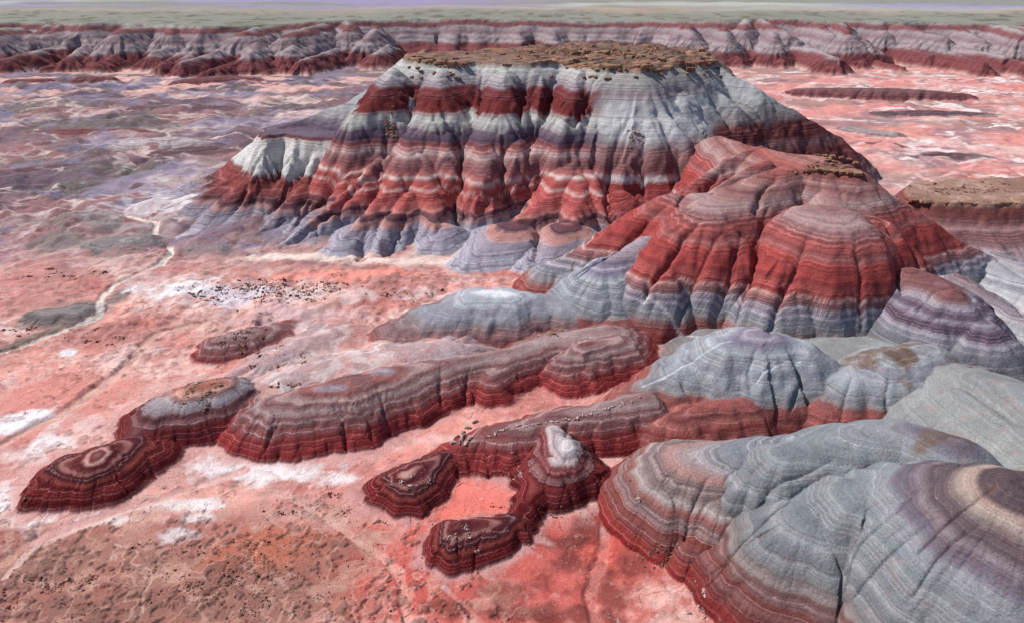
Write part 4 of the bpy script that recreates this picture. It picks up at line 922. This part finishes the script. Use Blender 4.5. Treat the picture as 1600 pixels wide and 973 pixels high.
for pts_ in ([(1200, 325), (1188, 370), (1178, 430), (1150, 500)], [(1262, 372), (1240, 430), (1215, 480), (1200, 515)], [(1098, 345), (1062, 385), (1030, 430), (1004, 468)], [(1128, 360), (1100, 410), (1072, 465), (1062, 500)], [(1048, 318), (1000, 358), (950, 400), (905, 432)],
             [(1335, 372), (1345, 430), (1348, 500)], [(1380, 365), (1400, 410), (1412, 455)], [(1150, 262), (1110, 290), (1060, 318)], [(1215, 275), (1190, 300), (1180, 330)], [(1310, 290), (1350, 320), (1400, 372)], [(1160, 370), (1140, 430), (1118, 490)], [(990, 365), (945, 402), (900, 428)]):
    gully(pts_, 0.75, 1.15)
for pts_ in ([(1455, 752), (1400, 800), (1345, 850), (1328, 900), (1322, 962)], [(1262, 758), (1215, 795), (1160, 850), (1108, 912)], [(1480, 800), (1420, 840), (1372, 885), (1340, 930)], [(1530, 820), (1470, 870), (1430, 930)], [(1110, 742), (1085, 785), (1070, 840)],
             [(690, 566), (688, 600), (690, 634)], [(440, 650), (420, 690), (408, 712)], [(735, 572), (728, 605), (726, 632)], [(1240, 560), (1250, 600), (1235, 640)], [(1180, 545), (1170, 580), (1175, 612)], [(1330, 590), (1320, 625), (1318, 655)], [(1390, 580), (1385, 620), (1390, 650)],
             [(590, 600), (600, 640), (606, 672)], [(530, 622), (536, 660), (540, 700)], [(890, 650), (884, 680)], [(760, 690), (762, 720), (764, 746)], [(1560, 760), (1500, 800), (1440, 860)], [(1300, 720), (1250, 742), (1200, 770)]):
    gully(pts_, 0.34, 0.42)

# ------------------------------------------------------------------ small forms: uneven crust, cobbly surface
near = 1 - sst(150, 260, Y)
Z += near * 0.035 * band_of(34, 265, lambda x, y, r: fbm(x / 0.7, y / 0.7, 3)) * (0.5 + BAND)
Z += 0.10 * sst(140, 220, Y) * band_of(138, 800, lambda x, y, r: fbm(x / 3.0, y / 3.0, 3)) * BAND

# ------------------------------------------------------------------ materials
def new_mat(name):
    m = bpy.data.materials.new(name)
    m.use_nodes = True
    nt = m.node_tree
    nt.nodes.clear()
    return m, nt


def N(nt, kind, **kw):
    n = nt.nodes.new(kind)
    for k, v in kw.items():
        if k.startswith('i_'):
            key = k[2:]
            n.inputs[int(key) if key.isdigit() else key.replace('_', ' ')].default_value = v
        else:
            setattr(n, k, v)
    return n


def earth_material():
    m, nt = new_mat('bedded_clay')
    L = nt.links.new
    out = N(nt, 'ShaderNodeOutputMaterial')
    bs = N(nt, 'ShaderNodeBsdfPrincipled', i_Roughness=0.95)
    bs.inputs['Specular IOR Level'].default_value = 0.08
    L(bs.outputs[0], out.inputs[0])
    acol = N(nt, 'ShaderNodeAttribute', attribute_name='earth')
    ast = N(nt, 'ShaderNodeAttribute', attribute_name='strat')
    ab = N(nt, 'ShaderNodeAttribute', attribute_name='band')
    pos = N(nt, 'ShaderNodeTexCoord')

    def noise(vec, scale, detail=4, rough=0.55, dims='3D'):
        n = N(nt, 'ShaderNodeTexNoise', noise_dimensions=dims)
        n.inputs['Scale'].default_value = scale; n.inputs['Detail'].default_value = detail; n.inputs['Roughness'].default_value = rough
        if vec is not None:
            L(vec, n.inputs['Vector'])
        return n.outputs['Fac']

    def mrange(v, a, b, c, d):
        n = N(nt, 'ShaderNodeMapRange')
        L(v, n.inputs['Value'])
        for k, x in zip(('From Min', 'From Max', 'To Min', 'To Max'), (a, b, c, d)):
            n.inputs[k].default_value = x
        return n.outputs[0]

    def mth(op, a, b):
        n = N(nt, 'ShaderNodeMath', operation=op)
        for i, x in enumerate((a, b)):
            if isinstance(x, (int, float)):
                n.inputs[i].default_value = x
            else:
                L(x, n.inputs[i])
        return n.outputs[0]

    def mix(fac, a, b, blend='MIX'):
        n = N(nt, 'ShaderNodeMix', data_type='RGBA', blend_type=blend)
        for i, x in ((0, fac), (6, a), (7, b)):
            if isinstance(x, (int, float)):
                n.inputs[i].default_value = x
            elif isinstance(x, tuple):
                n.inputs[i].default_value = x + (1,)
            else:
                L(x, n.inputs[i])
        return n.outputs[2]
    wob = noise(pos.outputs['Object'], 0.9, 4, 0.6)
    st = mth('ADD', ast.outputs['Fac'], mth('MULTIPLY', mth('SUBTRACT', wob, 0.5), 0.16))
    sv = N(nt, 'ShaderNodeCombineXYZ')
    L(st, sv.inputs[0])
    # thin beds: dark maroon and pale beds of uneven thickness
    f1 = noise(sv.outputs[0], 3.1, 2, 0.6)
    f3 = noise(sv.outputs[0], 1.15, 2, 0.6)
    f2 = noise(sv.outputs[0], 7.5, 1, 0.5)
    brk = noise(pos.outputs['Object'], 0.45, 4, 0.6)
    pres = mrange(brk, 0.36, 0.52, 0.35, 1)
    dk = mth('MAXIMUM', mth('MULTIPLY', mrange(f1, 0.445, 0.385, 0, 1), pres), mth('MULTIPLY', mrange(f3, 0.43, 0.37, 0, 1), 0.9))
    c = mix(mth('MULTIPLY', mth('MULTIPLY', dk, ab.outputs['Fac']), 0.62), acol.outputs['Color'], mix(1.0, acol.outputs['Color'], (0.46, 0.34, 0.37), 'MULTIPLY'))
    lt = mth('MAXIMUM', mth('MULTIPLY', mrange(f1, 0.575, 0.63, 0, 1), pres), mth('MULTIPLY', mrange(f3, 0.60, 0.66, 0, 1), 0.7))
    c = mix(mth('MULTIPLY', mth('MULTIPLY', lt, ab.outputs['Fac']), 0.55), c, mix(0.2, mix(1.0, acol.outputs['Color'], (1.75, 1.8, 1.8), 'MULTIPLY'), rgb(226, 206, 202)))
    fine = N(nt, 'ShaderNodeCombineColor')
    fv = mrange(f2, 0.3, 0.7, 0.80, 1.2)
    for i in range(3):
        L(fv, fine.inputs[i])
    c = mix(ab.outputs['Fac'], c, fine.outputs[0], 'MULTIPLY')
    # a crisp salt line here and there
    line = mth('MULTIPLY', mrange(f1, 0.625, 0.68, 0, 1), mrange(brk, 0.47, 0.6, 0, 1))
    c = mix(mth('MULTIPLY', mth('MULTIPLY', line, ab.outputs['Fac']), 0.15), c, rgb(226, 204, 196))
    # mottling and grain
    mo = noise(pos.outputs['Object'], 0.35, 6, 0.65)
    mo2 = noise(pos.outputs['Object'], 5.0, 5, 0.7)
    val = mth('MULTIPLY', mrange(mo, 0.3, 0.7, 0.86, 1.14), mrange(mo2, 0.3, 0.7, 0.72, 1.28))
    vc = N(nt, 'ShaderNodeCombineColor')
    for i in range(3):
        L(val, vc.inputs[i])
    c = mix(1.0, c, vc.outputs[0], 'MULTIPLY')
    # drainage lines and stains on the bare ground
    isg = mth('SUBTRACT', 1.0, ab.outputs['Fac'])
    wv = N(nt, 'ShaderNodeTexNoise'); wv.inputs['Scale'].default_value = 0.25; wv.inputs['Detail'].default_value = 5
    L(pos.outputs['Object'], wv.inputs['Vector'])
    wadd = N(nt, 'ShaderNodeMix', data_type='VECTOR'); wadd.inputs[0].default_value = 0.06
    sc_ = N(nt, 'ShaderNodeVectorMath', operation='SCALE'); sc_.inputs['Scale'].default_value = 40
    L(wv.outputs['Color'], sc_.inputs[0])
    L(pos.outputs['Object'], wadd.inputs[4]); L(sc_.outputs[0], wadd.inputs[5])
    dr = noise(wadd.outputs[1], 0.11, 3, 0.5)
    drl = mrange(mth('ABSOLUTE', mth('SUBTRACT', dr, 0.5), 0), 0.0, 0.010, 1, 0)
    dr2 = noise(wadd.outputs[1], 0.32, 2, 0.5)
    drl2 = mrange(mth('ABSOLUTE', mth('SUBTRACT', dr2, 0.47), 0), 0.0, 0.012, 1, 0)
    drain = mth('MULTIPLY', mth('MULTIPLY', drl, mrange(mo, 0.48, 0.62, 0, 0.6)), isg)
    c = mix(mth('MULTIPLY', drain, 0.45), c, rgb(132, 92, 84))
    stn = noise(wadd.outputs[1], 0.55, 6, 0.72)
    c = mix(mth('MULTIPLY', mrange(stn, 0.52, 0.68, 0, 0.5), isg), c, rgb(146, 92, 82))
    stn2 = noise(wadd.outputs[1], 0.8, 6, 0.74)
    c = mix(mth('MULTIPLY', mrange(stn2, 0.57, 0.74, 0, 0.5), isg), c, rgb(216, 186, 176))
    # salt bloom
    bl = noise(pos.outputs['Object'], 1.3, 5, 0.75)
    c = mix(mrange(bl, 0.62, 0.78, 0, 0.35), c, rgb(226, 206, 200))
    L(c, bs.inputs['Base Color'])
    # relief: popcorn crust, small rills and bed ledges
    vo = N(nt, 'ShaderNodeTexVoronoi')
    vo.inputs['Scale'].default_value = 3.2
    L(pos.outputs['Object'], vo.inputs['Vector'])
    big = noise(pos.outputs['Object'], 1.1, 6, 0.7)
    h = mth('ADD', mth('MULTIPLY', big, 0.85), mth('MULTIPLY', mo2, 0.28))
    h = mth('ADD', h, mth('MULTIPLY', vo.outputs['Distance'], 0.1))
    h = mth('ADD', h, mth('MULTIPLY', mth('MULTIPLY', f1, ab.outputs['Fac']), 0.22))
    h = mth('MULTIPLY', h, mth('ADD', mth('MULTIPLY', ab.outputs['Fac'], 0.5), 0.5))
    h = mth('SUBTRACT', h, mth('MULTIPLY', drain, 0.5))
    bp = N(nt, 'ShaderNodeBump')
    bp.inputs['Strength'].default_value = 0.85
    bp.inputs['Distance'].default_value = 0.42
    L(h, bp.inputs['Height'])
    L(bp.outputs[0], bs.inputs['Normal'])
    return m


EARTH = earth_material()

# ------------------------------------------------------------------ cut the terrain into ground and hills
# normals of the whole surface, so that the cut lines do not show
du = np.stack([np.gradient(X, axis=1), np.gradient(Y, axis=1), np.gradient(Z, axis=1)], -1)
dv = np.stack([np.gradient(X, axis=0), np.gradient(Y, axis=0), np.gradient(Z, axis=0)], -1)
NRM = np.cross(du, dv)
NRM /= np.linalg.norm(NRM, axis=-1, keepdims=True) + 1e-12
NRM[NRM[..., 2] < 0] *= -1
PV = np.stack([X, Y, Z], -1).reshape(-1, 3)
NV = NRM.reshape(-1, 3)
CV = np.concatenate([COL, np.ones(COL.shape[:2] + (1,))], -1).reshape(-1, 4)
SV, BV = STRAT.ravel(), BAND.ravel()
ii, jj = np.meshgrid(np.arange(NY - 1), np.arange(NC - 1), indexing='ij')
a = (ii * NC + jj).ravel()
QUADS = np.stack([a, a + 1, a + NC + 1, a + NC], -1)
FO = OWN.ravel()[a]


def mesh_from(name, quads):
    used, inv = np.unique(quads, return_inverse=True)
    inv = inv.reshape(quads.shape)
    me = bpy.data.meshes.new(name)
    n, f = len(used), len(quads)
    me.vertices.add(n); me.loops.add(f * 4); me.polygons.add(f)
    me.vertices.foreach_set('co', PV[used].astype(np.float32).ravel())
    me.loops.foreach_set('vertex_index', inv.astype(np.int32).ravel())
    me.polygons.foreach_set('loop_start', (np.arange(f) * 4).astype(np.int32))
    me.update(calc_edges=True)
    me.attributes.new('earth', 'FLOAT_COLOR', 'POINT').data.foreach_set('color', CV[used].astype(np.float32).ravel())
    me.attributes.new('strat', 'FLOAT', 'POINT').data.foreach_set('value', SV[used].astype(np.float32))
    me.attributes.new('band', 'FLOAT', 'POINT').data.foreach_set('value', BV[used].astype(np.float32))
    me.polygons.foreach_set('use_smooth', np.ones(f, bool))
    me.normals_split_custom_set_from_vertices(NV[used].astype(np.float32))
    me.materials.append(EARTH)
    return me


OBJ = {}
for idx, hl in enumerate(HILLS):
    sel = QUADS[FO == idx]
    if len(sel) == 0:
        print('EMPTY', hl)
        continue
    me = mesh_from(hl[0], sel)
    o = bpy.data.objects.new(hl[0], me)
    C.objects.link(o)
    o['kind'] = 'structure'
    if idx == 0:
        o['label'] = 'pink, red and white bare clay flats between the hills'
        o['category'] = 'ground'
    else:
        o['label'] = hl[1]; o['category'] = hl[2]
    OBJ[hl[0]] = o
    print(hl[0], len(sel), 'z max', round(float(PV[np.unique(sel)][:, 2].max()), 1))


import bmesh

# ------------------------------------------------------------------ rocks


def hull(points):
    bm = bmesh.new()
    for p_ in points:
        bm.verts.new(p_)
    bmesh.ops.convex_hull(bm, input=bm.verts)
    bmesh.ops.delete(bm, geom=[v_ for v_ in bm.verts if not v_.link_faces], context='VERTS')
    return bm


def rock_material(name, c1, c2, c3):
    m, nt = new_mat(name)
    L = nt.links.new
    out = N(nt, 'ShaderNodeOutputMaterial')
    bs = N(nt, 'ShaderNodeBsdfPrincipled', i_Roughness=0.92)
    bs.inputs['Specular IOR Level'].default_value = 0.1
    tc = N(nt, 'ShaderNodeNewGeometry')
    no = N(nt, 'ShaderNodeTexNoise'); no.inputs['Scale'].default_value = 1.6; no.inputs['Detail'].default_value = 8; no.inputs['Roughness'].default_value = 0.7
    L(tc.outputs['Position'], no.inputs['Vector'])
    cr = N(nt, 'ShaderNodeValToRGB')
    cr.color_ramp.elements[0].position = 0.3; cr.color_ramp.elements[0].color = c1 + (1,)
    cr.color_ramp.elements[1].position = 0.72; cr.color_ramp.elements[1].color = c3 + (1,)
    e_ = cr.color_ramp.elements.new(0.5); e_.color = c2 + (1,)
    L(no.outputs['Fac'], cr.inputs[0])
    L(cr.outputs[0], bs.inputs['Base Color'])
    bp = N(nt, 'ShaderNodeBump'); bp.inputs['Strength'].default_value = 0.7; bp.inputs['Distance'].default_value = 0.2
    L(no.outputs['Fac'], bp.inputs['Height']); L(bp.outputs[0], bs.inputs['Normal'])
    L(bs.outputs[0], out.inputs[0])
    return m


DARKROCK = rock_material('dark_rock', rgb(84, 58, 54), rgb(122, 82, 72), rgb(158, 114, 100))
TANROCK = rock_material('tan_caprock', rgb(92, 66, 52), rgb(136, 104, 84), rgb(172, 140, 114))
PALEROCK = rock_material('pale_rock', rgb(128, 102, 96), rgb(168, 142, 134), rgb(200, 180, 170))
rr = random.Random(11)


def rock_mesh(name, m, n=16, flat_=0.7):
    pts_ = []
    for _ in range(n):
        a_ = rr.uniform(0, 2 * math.pi); cz = rr.uniform(-1, 1); rad = rr.uniform(0.75, 1.0)
        sx = math.sqrt(1 - cz * cz)
        pts_.append((rad * sx * math.cos(a_), rad * sx * math.sin(a_) * 0.8, rad * cz * flat_))
    bm = hull(pts_)
    me = bpy.data.meshes.new(name); bm.to_mesh(me); bm.free()
    me.materials.append(m)
    return me


def slab_mesh(name, m):
    """an angular ledge block with split faces"""
    pts_ = []
    for zz in (-0.5, 0.32, 0.5):
        for kx, ky in ((-1, -1), (0.1, -1.08), (1, -1), (1.05, 0), (1, 1), (0, 1.05), (-1, 1), (-1.05, 0.1)):
            sh = 0.82 if zz > 0.4 else 1.0
            pts_.append((kx * sh * rr.uniform(0.72, 1), ky * sh * rr.uniform(0.72, 1), zz * rr.uniform(0.85, 1)))
    bm = hull(pts_)
    me = bpy.data.meshes.new(name); bm.to_mesh(me); bm.free()
    me.materials.append(m)
    return me


ROCKS = {'dark': [rock_mesh('boulder', DARKROCK) for _ in range(6)], 'tan': [rock_mesh('boulder', TANROCK) for _ in range(4)], 'pale': [rock_mesh('boulder', PALEROCK) for _ in range(4)]}
SLABS = [slab_mesh('caprock_slab', TANROCK) for _ in range(6)] + [slab_mesh('caprock_slab', DARKROCK) for _ in range(2)]

# rubble: where stones lie (picture position, spread, number, size, kind, boulders, label, group)
ZONES = [
    (330, 900, 230, 60, 1500, 0.11, 'dark', 12, 'dark boulder on the orange-brown plain in the corner', 'boulders on the orange-brown plain'),
    (60, 930, 70, 45, 420, 0.12, 'dark', 7, 'dark boulder on the grey-brown plain in the corner', 'boulders on the grey-brown plain'),
    (500, 800, 90, 30, 420, 0.10, 'dark', 5, 'dark boulder on the plain below the long ridge', 'boulders below the long ridge'),
    (440, 448, 130, 18, 1400, 0.2, 'dark', 12, 'brown boulder in the rubble belt below the butte', 'boulders of the rubble belt'),
    (330, 462, 60, 22, 500, 0.17, 'dark', 8, 'brown boulder on the white patch below the butte', 'boulders on the white patch'),
    (640, 462, 90, 12, 300, 0.16, 'dark', 5, 'brown boulder beside the low blue knoll', 'boulders beside the blue knoll'),
    (110, 430, 70, 8, 300, 0.18, 'dark', 6, 'dark boulder on the pink flat beyond the wash', 'boulders beyond the wash'),
    (30, 515, 40, 14, 180, 0.15, 'dark', 4, 'dark boulder beside the wash at the edge', 'boulders beside the wash'),
    (150, 530, 50, 14, 260, 0.15, 'dark', 6, 'dark boulder on the pink flat before the wash', 'boulders before the wash'),
    (380, 526, 40, 14, 700, 0.14, 'dark', 10, 'brown boulder heaped on the small red hump', 'boulders on the small hump'),
    (440, 560, 50, 18, 320, 0.13, 'dark', 7, 'brown boulder on red ground behind the oval knob', 'boulders behind the oval knob'),
    (450, 600, 40, 8, 200, 0.12, 'dark', 4, 'brown boulder on the crown of the long ridge', 'boulders on the long ridge'),
    (322, 600, 34, 12, 380, 0.12, 'tan', 8, 'tan boulder on the crown of the oval knob', 'boulders on the oval knob'),
    (60, 760, 40, 30, 260, 0.10, 'dark', 5, 'dark boulder at the foot of the darkest knob', 'boulders below the darkest knob'),
    (800, 740, 14, 40, 90, 0.09, 'pale', 4, 'pale stone at the foot of the white-capped knob', 'stones below the white-capped knob'),
    (720, 835, 40, 20, 140, 0.09, 'pale', 9, 'pale stone on the brownish red knob', 'stones on the brownish red knob'),
    (780, 790, 40, 8, 90, 0.09, 'dark', 4, 'dark stone in the bend of the curling spur', 'stones in the bend'),
    (880, 805, 80, 14, 140, 0.08, 'dark', 5, 'dark stone on the red pan below the white-capped knob', 'stones on the red pan'),
    (640, 745, 26, 16, 100, 0.09, 'pale', 5, 'pale stone on the round knob at the ridge tip', 'stones on the round knob'),
    (985, 740, 16, 40, 140, 0.09, 'pale', 6, 'pale boulder in the red gap beside the striped lobe', 'boulders in the red gap'),
    (1035, 865, 36, 34, 420, 0.10, 'dark', 10, 'dark boulder at the foot of the striped lobe', 'boulders below the striped lobe'),
    (1090, 945, 14, 30, 120, 0.09, 'pale', 5, 'pale boulder at the foot of the grey massif', 'boulders below the grey massif'),
    (860, 520, 30, 8, 160, 0.13, 'tan', 5, 'tan boulder behind the small red dome', 'boulders behind the red dome'),
    (1500, 296, 120, 12, 700, 0.22, 'dark', 12, 'dark boulder scattered on the orange bench', 'boulders on the bench'),
    (960, 84, 150, 8, 900, 0.35, 'tan', 12, 'tan boulder on the flat top of the butte', 'boulders on the butte top'),
    (1290, 262, 60, 14, 320, 0.22, 'tan', 8, 'tan boulder near the summit of the red hill', 'boulders on the red hill summit'),
    (615, 195, 14, 30, 200, 0.3, 'tan', 4, 'tan boulder in the gully beside the white cliff', 'boulders in the white cliff gully'),
    (990, 215, 14, 14, 120, 0.28, 'pale', 2, 'pale boulder above the twin rounded spurs', 'boulders above the twin spurs'),
    (420, 620, 500, 120, 700, 0.07, 'dark', 0, '', ''),
    (850, 860, 240, 100, 500, 0.06, 'dark', 0, '', ''),
    (300, 880, 330, 90, 1500, 0.07, 'dark', 0, '', ''),
]
verts_, faces_, mats_ = [], [], []
kinds_ = ['dark', 'tan', 'pale']
PR = {k_: [(np.array([v_.co[:] for v_ in me.vertices]), [tuple(p_.vertices) for p_ in me.polygons]) for me in [rock_mesh('stone', {'dark': DARKROCK, 'tan': TANROCK, 'pale': PALEROCK}[k_], 9) for _ in range(5)]] for k_ in kinds_}
base_i = 0
ORD = ['first', 'second', 'third', 'fourth', 'fifth', 'sixth', 'seventh', 'eighth', 'ninth', 'tenth', 'eleventh', 'twelfth']
for (u, v, ru, rv, n, size, kind, nb, lab, grp) in ZONES:
    mid = sight(u, v)
    if mid is None:
        continue
    top_, bot_ = sight(u, v - rv) or mid, sight(u, v + rv) or mid
    ax_ = ru / FPX * math.hypot(mid[1], CAM_Z - mid[2])
    ay_ = min(max(abs(top_[1] - bot_[1]) / 2, 1.0), 60)
    if kind == 'dark':
        n = int(n * 0.75); size *= 0.88
    cl = [(rr.gauss(0, 0.5), rr.gauss(0, 0.5)) for _ in range(max(5, n // 30))]
    bigs = []
    for k_ in range(n):
        if rr.random() < 0.82:
            c0 = rr.choice(cl); du_, dv_ = c0[0] + rr.gauss(0, 0.07), c0[1] + rr.gauss(0, 0.08)
        else:
            du_, dv_ = rr.gauss(0, 0.55), rr.gauss(0, 0.55)
        if abs(du_) > 1.3 or abs(dv_) > 1.3:
            continue
        x_, y_ = mid[0] + ax_ * du_, mid[1] + ay_ * dv_
        if y_ < 36:
            continue
        z_ = ground_height(x_, y_)
        sz = size * rr.lognormvariate(-0.1, 0.5)
        if k_ < min(nb, 12):
            sz = size * rr.uniform(1.9, 3.2)
            o = bpy.data.objects.new('boulder', rr.choice(ROCKS[kind])); C.objects.link(o)
            o.location = (x_, y_, z_ + sz * 0.2)
            o.scale = (sz * rr.uniform(0.8, 1.3), sz * rr.uniform(0.8, 1.2), sz * rr.uniform(0.7, 1.1))
            o.rotation_euler = (rr.uniform(-0.3, 0.3), rr.uniform(-0.3, 0.3), rr.uniform(0, 6.28))
            o['category'] = 'boulder'; o['group'] = grp
            bigs.append((x_ / (y_ * CP + (CAM_Z - z_) * SP), o))
            continue
        pv, pf = rr.choice(PR[kind])
        a_ = rr.uniform(0, 6.28); ca, sa = math.cos(a_), math.sin(a_)
        q_ = pv * np.array([sz * rr.uniform(0.8, 1.3), sz, sz * rr.uniform(0.7, 1.1)])
        q_ = np.stack([q_[:, 0] * ca - q_[:, 1] * sa + x_, q_[:, 0] * sa + q_[:, 1] * ca + y_, q_[:, 2] + z_ + sz * 0.15], -1)
        verts_.append(q_)
        for f_ in pf:
            faces_.append(tuple(i_ + base_i for i_ in f_)); mats_.append(kinds_.index(kind))
        base_i += len(pv)
    bigs.sort(key=lambda t: t[0])
    for i_, (_, o) in enumerate(bigs):
        if len(bigs) == 1:
            o['label'] = 'large ' + lab
        else:
            o['label'] = '%s large %s' % (('leftmost' if i_ == 0 else 'rightmost' if i_ == len(bigs) - 1 else ORD[i_] + ' from left') , lab)
me = bpy.data.meshes.new('rubble')
me.from_pydata(np.concatenate(verts_).tolist(), [], faces_)
for m_ in (DARKROCK, TANROCK, PALEROCK):
    me.materials.append(m_)
me.polygons.foreach_set('material_index', np.array(mats_, np.int32))
o = bpy.data.objects.new('rubble', me); C.objects.link(o)
o['kind'] = 'stuff'; o['label'] = 'loose brown and pale stones strewn over the flats and hill foots'; o['category'] = 'rubble'


def slab(parent, x_, y_, z_, sx, sy, sz, rot):
    o = bpy.data.objects.new('caprock_slab', rr.choice(SLABS)); C.objects.link(o)
    o.parent = parent
    o.location = (x_, y_, z_); o.scale = (sx, sy, sz * 0.8); o.rotation_euler = (rr.uniform(-0.09, 0.09), rr.uniform(-0.09, 0.09), rot)


# ledge blocks along the rim of the butte
n_rim = 13
for i in range(n_rim):
    a_, b_ = bt[i], bt[i + 1]
    ln = math.hypot(b_[0] - a_[0], b_[1] - a_[1])
    rot = math.atan2(b_[1] - a_[1], b_[0] - a_[0])
    t_ = 0.0
    thick = 0.8 if 2 <= i <= 4 else 1.3
    while t_ < ln:
        w_ = rr.uniform(1.6, 4.2)
        f_ = (t_ + w_ / 2) / ln
        if rr.random() < (0.45 if 2 <= i <= 5 else 0.85):
            x_ = a_[0] + f_ * (b_[0] - a_[0]); y_ = a_[1] + f_ * (b_[1] - a_[1]) + rr.uniform(0.2, 1.6)
            slab(OBJ['butte'], x_, y_, ground_height(x_, y_) - 0.1 + rr.uniform(-0.2, 0.3), w_ * 0.55, rr.uniform(1.0, 1.9), thick * rr.uniform(0.7, 1.4), rot + rr.uniform(-0.15, 0.15))
        t_ += w_
# broken ledges across the top and blocks fallen just below the rim
for (u0_, u1_, v0_, v1_, st_, s_) in ((640, 720, 88, 92, 17, 1.0), (730, 860, 84, 88, 26, 0.7), (860, 1090, 92, 97, 13, 1.0), (870, 1080, 78, 80, 27, 0.9)):
    for u in range(u0_, u1_, st_):
        p_ = at_z(u + rr.uniform(-5, 5), v0_ + (v1_ - v0_) * (u - u0_) / (u1_ - u0_) + rr.uniform(-2.2, 2.2), 37.2)
        slab(OBJ['butte'], p_[0], p_[1], ground_height(p_[0], p_[1]) + 0.1, rr.uniform(0.5, 2.2) * s_, rr.uniform(0.5, 1.6) * s_, rr.uniform(0.7, 1.9) * s_, rr.uniform(-1.5, 1.5))
for _ in range(46):
    u = rr.choice((rr.uniform(630, 720), rr.uniform(860, 1130), rr.uniform(860, 1130)))
    p_ = sight(u, rr.uniform(103, 126))
    if p_:
        slab(OBJ['butte'], p_[0], p_[1], ground_height(p_[0], p_[1]) + 0.1, rr.uniform(0.4, 1.0), rr.uniform(0.4, 0.9), rr.uniform(0.4, 0.8), rr.uniform(0, 3))
# upper ledge on the higher half of the top
for u in range(850, 1105, 11):
    v = np.interp(u, [850, 940, 1040, 1105], [82, 85, 88, 86])
    p_ = at_z(u + rr.uniform(-4, 4), v + rr.uniform(-1.5, 1.5), 37.4)
    slab(OBJ['butte'], p_[0], p_[1], ground_height(p_[0], p_[1]) + 0.1, rr.uniform(0.6, 2.6), rr.uniform(0.6, 2.0), rr.uniform(0.9, 2.2), rr.uniform(-1.2, 1.2))
# ledges near the summit of the red hill
for (u, v) in ((1276, 243), (1288, 244), (1300, 245), (1312, 247), (1325, 250), (1336, 255), (1258, 266), (1268, 268), (1280, 266), (1292, 267), (1304, 268), (1316, 270), (1328, 271), (1340, 272)):
    p_ = sight(u, v)
    if p_:
        slab(OBJ['red_hill'], p_[0], p_[1], ground_height(p_[0], p_[1]) + 0.15, rr.uniform(0.7, 1.4), rr.uniform(0.6, 1.2), rr.uniform(0.5, 1.1), rr.uniform(-0.4, 0.4))
# dark lip of the bench
for u in range(1424, 1610, 9):
    p_ = at_z(u, np.interp(u, [1430, 1480, 1540, 1600], [311, 316, 317, 315]), 14.4)
    slab(OBJ['rock_bench'], p_[0], p_[1], 14.3, rr.uniform(0.8, 1.9), rr.uniform(0.9, 1.6), rr.uniform(0.6, 1.0), rr.uniform(-0.2, 0.2))
# pale rock outcrop and thin seam along the narrow ridge
for (u, v) in ((722, 676), (730, 668), (712, 684), (718, 690), (728, 692), (735, 684), (708, 692), (742, 660), (724, 684)):
    p_ = sight(u, v)
    if p_:
        o = bpy.data.objects.new('outcrop_block', rr.choice(ROCKS['pale'])); C.objects.link(o)
        o.parent = OBJ['red_spine']; sz = rr.uniform(0.45, 0.8)
        o.location = (p_[0], p_[1], ground_height(p_[0], p_[1]) + 0.1); o.scale = (sz * 1.3, sz, sz * 0.7); o.rotation_euler = (0, 0, rr.uniform(0, 6))
for k_ in range(60):
    f_ = k_ / 59
    u = 738 + f_ * 262; v = np.interp(u, [738, 790, 830, 880, 930, 1000], [692, 670, 662, 656, 646, 622]) + rr.uniform(-2, 2)
    p_ = sight(u, v)
    if p_ and rr.random() < 0.75:
        o = bpy.data.objects.new('seam_stone', rr.choice(ROCKS['pale'])); C.objects.link(o)
        o.parent = OBJ['red_spine']; sz = rr.uniform(0.14, 0.34)
        o.location = (p_[0], p_[1], ground_height(p_[0], p_[1]) + 0.04); o.scale = (sz * 1.4, sz, sz * 0.8); o.rotation_euler = (0, 0, rr.uniform(0, 6))
print('rubble tris', len(faces_))

# the country outside the view: one low sheet to the horizon all round
bm = bmesh.new()
R_ = 20000
vs = [bm.verts.new((x_, y_, -7)) for x_, y_ in ((-R_, -R_), (R_, -R_), (R_, R_), (-R_, R_))]
bm.faces.new(vs)
me = bpy.data.meshes.new('outer_ground'); bm.to_mesh(me); bm.free()
me.materials.append(rock_material('outer_earth', rgb(150, 104, 96), rgb(176, 128, 118), rgb(190, 160, 150)))
o = bpy.data.objects.new('outer_ground', me); C.objects.link(o)
o['kind'] = 'structure'; o['label'] = 'bare pink earth stretching away beyond the hills'; o['category'] = 'ground'
